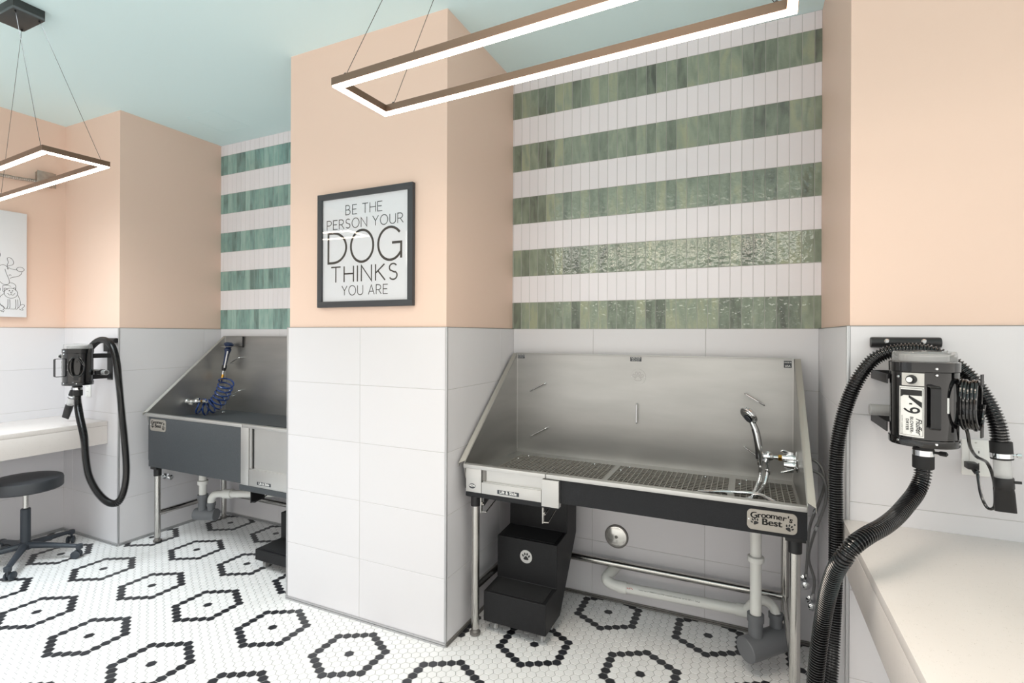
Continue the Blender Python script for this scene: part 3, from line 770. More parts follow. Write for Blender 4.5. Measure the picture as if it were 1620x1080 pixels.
    for p in paw_shapes(-0.540, 1.272, 0.046):
        strk = [p + [p[0]]]
        strokes('paw_outline', strk, 0.0014, lambda a, b: Vector((a, yb - 0.0020, b)), (0, -1, 0), M['dtrim'], em, thick=0.0003)
    for sx in (-0.036, 0.036): MB().lathe([(0.003, 0), (0.002, 0.002)], (-0.540 + sx, yb - 0.0018, 1.272), (0, -1, 0), 10).build('rivet', M['chrome'], em)
    sticker(t, -1.236, 1.368, yb, 0.050, 0.024, [('WARNING', 0.010), ('KEEP HANDS CLEAR', 0.005), ('USE TIE HOOKS', 0.005)])
    sticker(t, -0.552, 1.367, yb, 0.060, 0.024, [('CAUTION', 0.011), ('WET SURFACE', 0.007), ('MAY BE SLIPPERY', 0.006)])
    sticker(t, 0.176, 1.360, yb, 0.034, 0.034, [('MADE IN', 0.008), ('USA', 0.013)])
    for x, y, zl_ in ((-1.232, 2.235, 0.690), (0.168, 2.235, 0.712), (-1.225, 2.765, 0.690), (0.168, 2.765, 0.712)): leg(t, x, y, zl_)
    for p, q in (((-1.232, 2.235, 0.240), (-1.225, 2.765, 0.240)), ((-1.225, 2.765, 0.247), (0.168, 2.765, 0.247)), ((0.168, 2.765, 0.240), (0.168, 2.235, 0.240))):
        MB().tube([p, q], 0.0193, 20).build('cross_bar', M['leg'], t)
    return t
right_tub()

def left_tub():
    X0, X1, Y0, Y1, zr, zt = -3.905, -2.435, 2.200, 2.812, 0.926, 1.474
    t = thing('dog_wash_tub', (-3.17, 2.5, 0), 'stainless dog wash tub with deep charcoal front panel in the left bay', 'wash tub', 'dog wash tubs')
    tub_shell(t, X0, X1, Y0, Y1, zr, zt, 0.600)
    MB().box(X0 + 0.002, -2.888, Y0 - 0.005, Y0 + 0.026, 0.905, zr, b=0.004).box(-2.886, X1 - 0.002, Y0 - 0.005, Y0 + 0.026, 0.905, zr, b=0.004)\
        .box(X0 + 0.004, X1 - 0.004, Y0 + 0.018, Y0 + 0.026, 0.84, 0.91).build('front_rim', M['bright'], t)
    MB().box(-3.863, -2.902, Y0 - 0.002, Y0 + 0.014, 0.552, 0.906, b=0.001).build('front_panel', M['deck'], t)
    MB().box(-3.863, X1 - 0.01, Y0 + 0.016, Y1 - 0.006, 0.556, 0.600).build('under_frame', M['blackpl'], t, smooth=0)
    MB().box(-2.902, -2.830, Y0 - 0.004, Y0 + 0.016, 0.546, 0.906, b=0.001).build('gate_post', M['bright'], t)
    MB().box(-2.910, X1 - 0.005, Y0 - 0.008, Y0 + 0.018, 0.512, 0.545, b=0.001).build('gate_sill', M['deck'], t)
    g = MB().box(-2.830, X1 - 0.01, Y0 + 0.010, Y0 + 0.014, 0.55, 0.906).box(-2.826, X1 - 0.012, Y0 - 0.004, Y0 + 0.004, 0.546, 0.650, b=0.001)\
        .box(-2.826, -2.806, Y0 + 0.0, Y0 + 0.006, 0.65, 0.905).box(-2.826, X1 - 0.012, Y0 + 0.0, Y0 + 0.012, 0.65, 0.6545, b=0.0005).build('sliding_gate', M['bright'], t)
    MB().box(-2.802, -2.797, Y0 + 0.008, Y0 + 0.0095, 0.656, 0.905).build('gate_gap_strip', M['rubber'], g)
    p = MB().prism(rrect(-2.752, -2.632, 0.562, 0.582, 0.003, 3), 'Y', Y0 - 0.0048, Y0 - 0.004).build('gate_label', M['sticker'], g, smooth=0)
    text('lettering', 'Lift & Slide', 0.0215, face_front(-2.692, Y0 - 0.0050, 0.5725), M['white'], p, bold=0.0002)
    name_plate(t, -3.842, -3.664, 0.810, 0.892, Y0 - 0.002)
    # charcoal deck sloping to the drain, with an opening to the walk-in well
    MB().box(X0 + 0.004, -2.98, Y0 + 0.026, Y1 - 0.004, 0.858, 0.870).box(-2.98, X1 - 0.004, 2.46, Y1 - 0.004, 0.858, 0.870).build('tub_deck', M['deck'], t, smooth=0)
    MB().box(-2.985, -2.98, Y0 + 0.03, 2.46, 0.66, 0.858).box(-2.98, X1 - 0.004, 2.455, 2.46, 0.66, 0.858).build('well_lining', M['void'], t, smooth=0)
    MB().lathe([(0.012, 0), (0.010, 0.004)], (-3.80, 2.72, 0.870), (0, 0, 1), 14).build('drain_screw', M['chrome'], t)
    for x, y in ((-3.846, 2.250), (-2.50, 2.250), (-3.850, 2.765), (-2.50, 2.765)): leg(t, x, y, 0.520)
    for a, b in (((-3.846, 2.25, 0.205), (-3.85, 2.765, 0.205)), ((-3.85, 2.765, 0.21), (-2.50, 2.765, 0.21)), ((-2.50, 2.765, 0.205), (-2.50, 2.25, 0.205))):
        MB().tube([a, b], 0.0193, 20).build('cross_bar', M['leg'], t)
    yb = Y1 - 0.004
    hook(t, (-3.800, yb, 1.255), (-3.690, yb, 1.305), out=(0.0, -0.035, 0)); hook(t, (-3.795, yb, 0.990), (-3.685, yb, 1.042), out=(0, -0.035, 0))
    b = MB().box(-2.815, -2.811, Y0 - 0.002, Y0 + 0.10, 0.44, 0.512).tube([(-2.813, Y0 + 0.005, 0.445), (-2.79, Y0 + 0.01, 0.445), (-2.76, Y0 + 0.22, 0.51)], 0.004, 8)
    b.build('slide_bracket', M['blackpl'], t)
    return t
left_tub()

# ------------------------------------------------------------------ plumbing
def drain_right():
    t = thing('drain_pipe', (0.036, 2.5, 0.07), 'white plastic drain pipe with grey barrel trap under the right tub', 'pipe', 'drain pipes under the tubs')
    MB().lathe([(0.0235, 0.245), (0.0235, 0.722)], (0.036, 2.50, 0)).build('down_pipe', M['pvc'], t)
    MB().lathe([(0.033, 0.50), (0.034, 0.503), (0.034, 0.522), (0.028, 0.526)], (0.036, 2.50, 0)).build('coupling', M['pvc'], t)
    tr = MB().lathe([(0.030, 0.115), (0.030, 0.235), (0.0345, 0.236), (0.0345, 0.268)], (0.036, 2.50, 0))
    tr.lathe([(0.052, 0), (0.055, 0.003), (0.055, 0.225), (0.052, 0.228)], (-0.005, 2.46, 0.118), (0.72, 0.66, 0.10), 36)
    tr.lathe([(0.026, 0.12), (0.026, 0.225), (0.031, 0.226), (0.031, 0.248)], (0.120, 2.585, 0))
    tr.build('barrel_trap', M['gpvc'], t)
    el = smooth_path([(0.120, 2.585, 0.240), (0.108, 2.60, 0.268), (0.075, 2.625, 0.275), (0.03, 2.665, 0.235), (0.0, 2.69, 0.185), (-0.02, 2.70, 0.174)], 40)
    MB().tube(el, 0.021, 18).build('elbow', M['pvc'], t)
    h = MB().tube([(-0.02, 2.70, 0.173), (-0.61, 2.70, 0.160)], 0.0255, 24).build('waste_pipe', M['pvc'], t)
    MB().tube([(0.004, 2.70, 0.1735), (-0.045, 2.70, 0.1725)], 0.0305, 24).tube([(-0.575, 2.70, 0.1608), (-0.620, 2.70, 0.1598)], 0.0305, 24).build('coupling', M['pvc'], t)
    mt = Matrix.Translation((-0.36, 2.6752, 0.178)) @ Matrix.Rotation(PI / 2 + 0.35, 4, 'X') @ Matrix.Rotation(PI + 0.02, 4, 'Z')
    text('pipe_print', 'PVC 1120 SCH 40 NSF-DWV ASTM D2665 2 IN PIPE', 0.0135, mt, M['dtrim'], h, extrude=0.0001)
    mt2 = Matrix.Translation((-0.555, 2.6752, 0.172)) @ Matrix.Rotation(PI / 2 + 0.30, 4, 'X') @ Matrix.Rotation(PI + 0.02, 4, 'Z')
    text('pipe_print', 'CH', 0.022, mt2, M['red'], h, extrude=0.0001)
    e2 = smooth_path([(-0.61, 2.70, 0.160), (-0.66, 2.705, 0.165), (-0.690, 2.715, 0.180), (-0.680, 2.76, 0.196), (-0.665, 2.838, 0.198)], 40)
    MB().tube(e2, 0.028, 20).build('elbow', M['pvc'], t)
drain_right()
def drain_left():
    t = thing('drain_pipe', (-3.60, 2.45, 0.1), 'white plastic drain pipe with grey barrel trap under the left tub', 'pipe', 'drain pipes under the tubs')
    MB().lathe([(0.025, 0.27), (0.025, 0.556)], (-3.645, 2.45, 0)).build('down_pipe', M['pvc'], t)
    MB().lathe([(0.035, 0.385), (0.036, 0.388), (0.036, 0.412), (0.028, 0.416)], (-3.645, 2.45, 0)).build('coupling', M['pvc'], t)
    tr = MB().lathe([(0.030, 0.165), (0.030, 0.275), (0.035, 0.276), (0.035, 0.31)], (-3.645, 2.45, 0))
    tr.lathe([(0.040, 0), (0.043, 0.003), (0.043, 0.165), (0.040, 0.168)], (-3.700, 2.432, 0.165), (0.95, 0.31, 0.0), 36)
    tr.lathe([(0.026, 0.17), (0.026, 0.230), (0.031, 0.231), (0.031, 0.255)], (-3.580, 2.471, 0))
    tr.build('barrel_trap', M['gpvc'], t)
    el = smooth_path([(-3.580, 2.471, 0.245), (-3.577, 2.472, 0.285), (-3.545, 2.480, 0.315), (-3.47, 2.495, 0.326), (-3.30, 2.525, 0.340), (-3.05, 2.60, 0.360), (-2.95, 2.68, 0.370), (-2.93, 2.830, 0.370)], 50)
    MB().tube(el, 0.026, 18).build('waste_pipe', M['pvc'], t)
    MB().tube([(-3.47, 2.495, 0.326), (-3.40, 2.508, 0.332)], 0.034, 20).build('coupling', M['pvc'], t)
drain_left()

def cleanout():
    t = thing('cleanout_cover', (-0.668, YB - 0.006, 0.37), 'round polished cleanout cover on the tiled wall below the right tub', 'drain cover')
    MB().lathe([(0.066, 0), (0.066, 0.004), (0.062, 0.008), (0.058, 0.008)], (-0.664, YB - 0.006, 0.368), (0, -1, 0), 48).build('rim', M['dtrim'], t)
    MB().lathe([(0.056, 0.006), (0.056, 0.011), (0.052, 0.0125)], (-0.664, YB - 0.006, 0.368), (0, -1, 0), 48).build('cap', M['cap'], t)
    MB().lathe([(0.009, 0.0125), (0.008, 0.016), (0.004, 0.0165)], (-0.664, YB - 0.006, 0.368), (0, -1, 0), 20).build('screw', M['dtrim'], t)
cleanout()

def stop_valve(x, y, z, label, axis=(0, -1, 0), grp='shut-off valves'):
    t = thing('shutoff_valve', (x, y, z), label, 'valve', grp)
    a = Vector(axis); o = Vector((x, y, z))
    MB().lathe([(0.022, 0), (0.020, 0.004), (0.008, 0.008), (0.008, 0.045)], o, axis, 20).lathe([(0.011, 0.03), (0.013, 0.035), (0.013, 0.055), (0.009, 0.06)], o, axis, 16)\
        .lathe([(0.008, 0), (0.008, 0.025)], o + a * 0.045, (0, 0, 1), 14).build('valve_body', M['chrome'], t)
    MB().lathe([(0.006, 0), (0.006, 0.012), (0.017, 0.014), (0.018, 0.02), (0.010, 0.024)], o + a * 0.058, axis, 10).build('handle', M['chrome'], t)
    return t
stop_valve(0.255, YB - 0.006, 0.318, 'upper chrome shut-off valve on the wall behind the right tub leg')
stop_valve(0.280, YB - 0.006, 0.222, 'lower chrome shut-off valve on the wall behind the right tub leg')
stop_valve(XA0, 2.395, 0.415, 'chrome shut-off valve on the side wall under the left tub', axis=(1, 0, 0))

def supply(label, pts):
    p = smooth_path(pts, 110)
    t = thing('supply_hose', p[-1], label, 'hose', 'braided supply hoses')
    MB().tube(p, 0.0062, 10).build('braided_hose', M['braid'], t)
    MB().tube(p[:5], 0.0085, 10).tube(p[-5:], 0.0085, 10).tube(p[48:53], 0.0085, 10).build('crimp_fitting', M['chrome'], t)
supply('braided water hose from the right faucet curling down behind the tub corner', [(0.206, 2.56, 0.962), (0.262, 2.55, 0.960), (0.290, 2.535, 0.930), (0.300, 2.53, 0.87), (0.288, 2.58, 0.78), (0.262, 2.70, 0.62), (0.258, 2.76, 0.45), (0.255, 2.79, 0.345)])
supply('braided water hose hanging outermost between the right tub and the alcove wall', [(0.206, 2.52, 0.925), (0.262, 2.50, 0.923), (0.292, 2.48, 0.895), (0.300, 2.50, 0.80), (0.270, 2.64, 0.60), (0.262, 2.74, 0.46), (0.288, 2.77, 0.35), (0.282, 2.785, 0.255)])

def faucet_right():
    X = 0.205; cy, cz = 2.573, 0.940
    t = thing('shower_faucet', (X, cy, cz), 'chrome mixing faucet with brass fitting on the right side of the right tub', 'faucet', 'tub faucets')
    MB().lathe([(0.046, 0.004), (0.047, 0.006), (0.040, 0.012)], (X, cy, cz), (-1, 0, 0), 36).build('escutcheon', M['chrome'], t)
    MB().lathe([(0.018, 0.01), (0.019, 0.04), (0.015, 0.048), (0.014, 0.065)], (X, cy, cz + 0.012), (-1, 0, 0), 24)\
        .lathe([(0.018, 0.01), (0.019, 0.036), (0.014, 0.05), (0.013, 0.058)], (X, cy - 0.02, cz - 0.014), (-1, 0, 0), 24).build('valve_body', M['chrome'], t)
    for dy, dz, s in ((0.01, 0.030, 1), (-0.025, -0.034, -1)):
        MB().prism([(X - 0.020, cz + dz - 0.007), (X - 0.065, cz + dz + 0.010 * s - 0.004), (X - 0.072, cz + dz + 0.012 * s), (X - 0.060, cz + dz + 0.012 * s + 0.006), (X - 0.018, cz + dz + 0.009)], 'Y', cy + dy - 0.009, cy + dy + 0.009)\
            .build('lever_handle', M['chrome'], t, bevel=0.002)
    MB().lathe([(0.011, 0.044), (0.011, 0.058), (0.0145, 0.059), (0.0145, 0.078), (0.010, 0.080)], (X, cy, cz + 0.012), (-1, 0, 0), 6).build('brass_union', M['brass'], t)
    b = MB().lathe([(0.0085, 0.080), (0.0085, 0.098), (0.013, 0.100), (0.0165, 0.112), (0.0165, 0.124), (0.012, 0.142)], (X, cy, cz + 0.012), (-1, 0, 0), 20)
    b.lathe([(0.0085, -0.026), (0.0140, -0.022), (0.0140, 0.020), (0.009, 0.026)], (X - 0.122, cy, cz + 0.010), (0.25, 0, 1), 18)
    b.lathe([(0.008, 0), (0.0075, 0.035)], (X - 0.122, cy, cz - 0.015), (0, 0, -1), 16).box(X - 0.165, X - 0.138, cy - 0.014, cy + 0.014, cz - 0.012, cz + 0.028, b=0.003)
    b.build('diverter', M['chrome'], t)
    tc = smooth_path([(X - 0.122, cy, cz - 0.045), (0.078, 2.56, 0.855), (0.066, 2.54, 0.825), (0.045, 2.48, 0.811), (0.010, 2.38, 0.810), (-0.06, 2.30, 0.810), (-0.15, 2.285, 0.810), (-0.21, 2.32, 0.811), (-0.18, 2.38, 0.812), (-0.11, 2.415, 0.812), (-0.03, 2.425, 0.816), (0.04, 2.405, 0.824), (0.085, 2.355, 0.822), (0.128, 2.305, 0.814), (0.15, 2.27, 0.811)], 240)
    MB().tube(tc, 0.0072, 12, radii=[0.0074 if i % 2 else 0.0084 for i in range(240)]).build('shower_hose', M['chrome'], t)
    MB().lathe([(0.011, 0), (0.011, 0.014), (0.0095, 0.02)], (X - 0.122, cy, cz - 0.048), (0, 0, -1), 12).build('hose_nut', M['chrome'], t)
faucet_right()

def hand_shower():
    t = thing('hand_shower', (0.054, 2.56, 0.94), 'chrome hand shower standing in the faucet clip of the right tub', 'shower head')
    p = smooth_path([(0.052, 2.562, 0.915), (0.050, 2.560, 0.965), (0.044, 2.558, 1.02), (0.034, 2.556, 1.07), (0.016, 2.556, 1.115)], 30)
    MB().tube(p, 0.012, 20, radii=[0.0115 + 0.004 * math.sin(i / 29 * PI * 0.9) for i in range(30)]).build('handle', M['chrome'], t)
    MB().tube([q + Vector((-0.010, -0.007, 0)) for q in p[4:24]], 0.006, 12).build('grip_inlay', M['blackpl'], t)
    ax = Vector((-0.66, -0.52, -0.54)).normalized(); c = Vector((0.004, 2.545, 1.136))
    h = MB().lathe([(0.010, -0.026), (0.026, -0.022), (0.042, -0.008), (0.044, 0.002), (0.040, 0.006)], c, ax, 32).build('head', M['chrome'], t)
    MB().lathe([(0.031, 0.0055), (0.030, 0.0085), (0.012, 0.0100)], c, ax, 32).build('spray_face', M['chrome'], h)
    MB().lathe([(0.020, 0.0092), (0.019, 0.0112), (0.012, 0.0120)], c + Vector((0.003, 0, -0.010)), ax, 32).build('spray_ring', M['sticker'], h)
    hp = smooth_path([(0.054, 2.562, 0.915), (0.052, 2.555, 0.86), (0.040, 2.52, 0.825), (0.025, 2.44, 0.8125), (0.01, 2.35, 0.8115), (-0.02, 2.27, 0.8115)], 90)
    MB().tube(hp, 0.0082, 12, radii=[0.0077 if i % 2 else 0.0088 for i in range(90)]).build('shower_hose', M['chrome'], t)
hand_shower()

def faucet_left():
    X = -3.901; cy, cz = 2.500, 0.972
    t = thing('shower_faucet', (X, cy, cz), 'chrome mixing faucet on the left side of the left tub behind blue coils', 'faucet', 'tub faucets')
    MB().lathe([(0.026, 0.002), (0.026, 0.006), (0.022, 0.012), (0.021, 0.014), (0.021, 0.055)], (X, cy, cz), (1, 0, 0), 28).lathe([(0.018, 0), (0.019, 0.05), (0.012, 0.06), (0.012, 0.11)], (X + 0.05, cy + 0.006, cz + 0.003), (1, 0.05, 0.05), 20).build('valve_body', M['chrome'], t)
    for s in (-1, 1):
        MB().tube([(X + 0.05, cy + s * 0.015, cz + 0.012 * s), (X + 0.10, cy + s * 0.025, cz + 0.02 * s + 0.006)], 0.009, 12, radii=[0.011, 0.007]).build('lever_handle', M['chrome'], t)
    MB().lathe([(0.013, 0), (0.013, 0.018)], (X + 0.095, cy + 0.01, cz + 0.008), (1, 0, 0), 6).lathe([(0.013, 0), (0.013, 0.018)], (X + 0.150, cy + 0.01, cz + 0.011), (1, 0, 0), 6).build('brass_union', M['brass'], t)
    MB().lathe([(0.011, 0), (0.015, 0.01), (0.013, 0.035)], (X + 0.168, cy + 0.01, cz + 0.012), (1, 0.1, 0), 16).build('outlet', M['chrome'], t)
faucet_left()

def blue_sprayer():
    t = thing('coiled_hose_sprayer', (-3.80, 2.76, 1.40), 'blue coiled hose with trigger sprayer hanging on the left tub backsplash', 'sprayer')
    # mounting bracket on the back panel
    MB().box(-3.825, -3.680, 2.800, 2.808, 1.395, 1.472).box(-3.82, -3.73, 2.71, 2.80, 1.390, 1.394).build('bracket_plate', M['steel'], t, smooth=0)
    MB().box(-3.680, -3.675, 2.794, 2.808, 1.385, 1.472).box(-3.77, -3.68, 2.797, 2.80, 1.390, 1.393).build('bracket_arm', M['blackpl'], t, smooth=0)
    ax = Vector((-0.16, -0.10, -1)).normalized(); o = Vector((-3.775, 2.752, 1.426))
    MB().lathe([(0.020, 0), (0.038, 0.012), (0.036, 0.020), (0.018, 0.045), (0.024, 0.052), (0.026, 0.060), (0.019, 0.085), (0.015, 0.15), (0.014, 0.185)], o, ax, 24).build('nozzle', M['navy'], t)
    e = o + ax * 0.185
    MB().lathe([(0.017, 0), (0.018, 0.02), (0.014, 0.045)], e, ax, 18).build('grip_end', M['blackpl'], t)
    MB().tube([o + ax * 0.07 + Vector((0.030, -0.02, 0)), e + ax * 0.02 + Vector((0.022, -0.014, 0))], 0.006, 10).build('trigger', M['chrome'], t)
    e2 = e + ax * 0.045
    MB().lathe([(0.010, 0), (0.010, 0.03)], e2, ax, 12).build('hose_nut', M['chrome'], t)
    MB().lathe([(0.010, 0), (0.010, 0.03), (0.007, 0.045)], e2 + ax * 0.03, ax, 6).build('brass_union', M['brass'], t)
    st = e2 + ax * 0.07
    # coil: the spine bends from the sprayer down and back to the faucet outlet
    spine = smooth_path([(-3.621, 2.62, 1.134), (-3.653, 2.628, 1.079), (-3.685, 2.629, 1.028), (-3.712, 2.622, 0.984), (-3.741, 2.609, 0.952), (-3.763, 2.588, 0.932), (-3.784, 2.567, 0.923), (-3.805, 2.546, 0.927), (-3.826, 2.525, 0.941)], 300)
    # frames: rings lie across the spine, hanging below it at the lower end
    turns = 9.1; P = []
    n = len(spine)
    for i in range(n):
        s = i / (n - 1); T_ = (spine[min(i + 1, n - 1)] - spine[max(i - 1, 0)]).normalized()
        a_ = Vector((1, -0.25, 0)); a_ = (a_ - T_ * a_.dot(T_)).normalized(); b_ = T_.cross(a_)
        r = 0.052; ph = 2 * PI * turns * s + 1.2
        P.append(spine[i] + a_ * (r * math.cos(ph)) + b_ * (r * math.sin(ph)))
    full = smooth_path([st, st + ax * 0.03] + P[4::3] + [Vector((-3.712, 2.512, 1.000)), Vector((-3.700, 2.512, 0.987))], 700)
    MB().tube(full, 0.0062, 9).build('coiled_hose', M['blue'], t)
blue_sprayer()

# ------------------------------------------------------------------ steps
def caster(parent, x, y, top):
    c = MB().box(x - 0.013, x + 0.013, y - 0.012, y + 0.012, top - 0.006, top).box(x - 0.0125, x - 0.0105, y - 0.010, y + 0.016, 0.014, top - 0.004)\
        .box(x + 0.0105, x + 0.0125, y - 0.010, y + 0.016, 0.014, top - 0.004).build('caster', M['bright'], parent)
    MB().lathe([(0.014, 0), (0.0205, 0.003), (0.0205, 0.014), (0.014, 0.017)], (x - 0.0085, y + 0.006, 0.0207), (1, 0, 0), 24).build('wheel', M['wheel'], c)

def steps_right():
    x0, x1 = -1.200, -0.866
    t = thing('pet_steps', (-1.03, 2.45, 0), 'black rolling pet steps with a paw badge under the right tub', 'steps', 'rolling pet steps')
    prof = [(2.262, 0.062), (2.262, 0.212), (2.415, 0.220), (2.418, 0.437), (2.572, 0.448), (2.574, 0.655), (2.735, 0.655), (2.735, 0.54), (2.735, 0.40), (2.468, 0.062)]
    MB().prism(prof, 'X', x0, x1).build('body', M['step'], t, smooth=0, bevel=0.004)
    MB().add([(x0 + 0.02, 2.276, 0.2145), (x1 - 0.02, 2.276, 0.2145), (x1 - 0.02, 2.408, 0.2215), (x0 + 0.02, 2.408, 0.2215)] + [(x0 + 0.02, 2.276, 0.209), (x1 - 0.02, 2.276, 0.209), (x1 - 0.02, 2.408, 0.216), (x0 + 0.02, 2.408, 0.216)],
             [(0, 1, 2, 3), (7, 6, 5, 4), (0, 4, 5, 1), (1, 5, 6, 2), (2, 6, 7, 3), (3, 7, 4, 0)]).build('tread_mat', M['tread'], t, smooth=0)
    MB().add([(x0 + 0.02, 2.432, 0.4400), (x1 - 0.02, 2.432, 0.4400), (x1 - 0.02, 2.565, 0.4495), (x0 + 0.02, 2.565, 0.4495)] + [(x0 + 0.02, 2.432, 0.434), (x1 - 0.02, 2.432, 0.434), (x1 - 0.02, 2.565, 0.443), (x0 + 0.02, 2.565, 0.443)],
             [(0, 1, 2, 3), (7, 6, 5, 4), (0, 4, 5, 1), (1, 5, 6, 2), (2, 6, 7, 3), (3, 7, 4, 0)]).build('tread_mat', M['tread'], t, smooth=0)
    bx, bz, by = -1.034, 0.353, 2.4165
    b = MB().lathe([(0.034, 0), (0.0335, 0.002)], (bx, by, bz), (0, -1, 0), 36).build('paw_badge', M['bright'], t)
    paw_mesh(MB(), bx, bz, 0.036, by - 0.0021).build('paw_print', M['ink'], b, smooth=0)
    for x in (x0 + 0.045, x1 - 0.035):
        for y in (2.315, 2.430): caster(t, x, y, 0.063)
steps_right()
def steps_left():
    x0, x1 = -2.840, -2.52
    t = thing('pet_steps', (-2.68, 2.5, 0), 'black rolling pet steps with low first tread under the left tub', 'steps', 'rolling pet steps')
    prof = [(2.253, 0.060), (2.253, 0.128), (2.450, 0.130), (2.450, 0.300), (2.60, 0.302), (2.60, 0.44), (2.70, 0.44), (2.70, 0.30), (2.52, 0.060)]
    MB().prism(prof, 'X', x0, x1).build('body', M['step'], t, smooth=0, bevel=0.004)
    MB().box(x0 + 0.015, x1 - 0.015, 2.27, 2.44, 0.128, 0.1325).build('tread_mat', M['tread'], t, smooth=0)
    MB().box(x0 + 0.015, x1 - 0.015, 2.462, 2.592, 0.299, 0.3045).build('tread_mat', M['tread'], t, smooth=0)
    for x in (x0 + 0.045, x1 - 0.045):
        for y in (2.295, 2.46): caster(t, x, y, 0.061)
steps_left()

# ------------------------------------------------------------------ stool
def stool():
    cx, cy = -4.283, 1.685
    t = thing('rolling_stool', (cx, cy, 0), 'round black vinyl rolling stool beside the left counter', 'stool')
    MB().lathe([(0.16, 0.472), (0.183, 0.474), (0.189, 0.482), (0.189, 0.532), (0.184, 0.544), (0.170, 0.549), (0.10, 0.551), (0.0, 0.551)], (cx, cy, 0), seg=64).build('seat', M['seat'], t)
    MB().lathe([(0.0145, 0.26), (0.0145, 0.473)], (cx, cy, 0)).build('gas_lift', M['leg'], t)
    MB().lathe([(0.026, 0.115), (0.026, 0.345), (0.022, 0.350)], (cx, cy, 0)).build('column_sleeve', M['stoolb'], t)
    b = MB().lathe([(0.030, 0.082), (0.040, 0.086), (0.044, 0.115), (0.030, 0.130)], (cx, cy, 0))
    for k in range(5):
        a = math.radians(-36 + 72 * k); d = Vector((math.cos(a), math.sin(a), 0)); n = Vector((-d.y, d.x, 0)); o = Vector((cx, cy, 0))
        prev = None; rings = []
        for s, hw, zc, hh in ((0.02, 0.026, 0.108, 0.022), (0.12, 0.021, 0.100, 0.018), (0.22, 0.018, 0.090, 0.014), (0.308, 0.017, 0.080, 0.011)):
            c = o + d * s
            rings.append([c + n * (hw * math.cos(q)) + Vector((0, 0, zc + hh * math.sin(q))) for q in [2 * PI * j / 12 for j in range(12)]])
        vs = [v for r in rings for v in r]; fs = [(i * 12 + j, i * 12 + (j + 1) % 12, (i + 1) * 12 + (j + 1) % 12, (i + 1) * 12 + j) for i in range(3) for j in range(12)]
        fs += [tuple(range(12)), tuple(36 + j for j in range(12))]
        b.add(vs, fs); e = o + d * 0.308; b.lathe([(0.019, 0.063), (0.020, 0.088), (0.012, 0.093)], e, seg=16)
    b.build('five_star_base', M['stoolb'], t)
    for k in range(5):
        a = math.radians(-36 + 72 * k); c0 = Vector((cx + 0.308 * math.cos(a), cy + 0.308 * math.sin(a), 0))
        wd = a + 1.1 + 0.5 * k; ax = Vector((math.cos(wd), math.sin(wd), 0)); tr = Vector((-ax.y, ax.x, 0)) * 0.016
        c = MB()
        for s in (-1, 1): c.lathe([(0.020, 0), (0.0265, 0.003), (0.0265, 0.013), (0.020, 0.016)], c0 + tr + ax * (s * 0.0145 - 0.008) + Vector((0, 0, 0.0267)), ax, 24)
        c.lathe([(0.012, -0.012), (0.012, 0.012)], c0 + tr + Vector((0, 0, 0.030)), ax, 16).lathe([(0.007, 0.03), (0.007, 0.066)], c0, seg=12)
        c.build('caster', M['stoolb'], t)
stool()

# ------------------------------------------------------------------ blower dryers
def hose_tube(pts, r=0.021, pitch=0.0086):
    L = path_len(smooth_path(pts, 200)); n = int(L / pitch) * 4
    p = smooth_path(pts, n); prof = (0.0168, 0.0172, 0.0222, 0.0222); k = r / 0.021
    return MB().tube(p, r, 18, radii=[prof[i % 4] * k for i in range(n)]), p

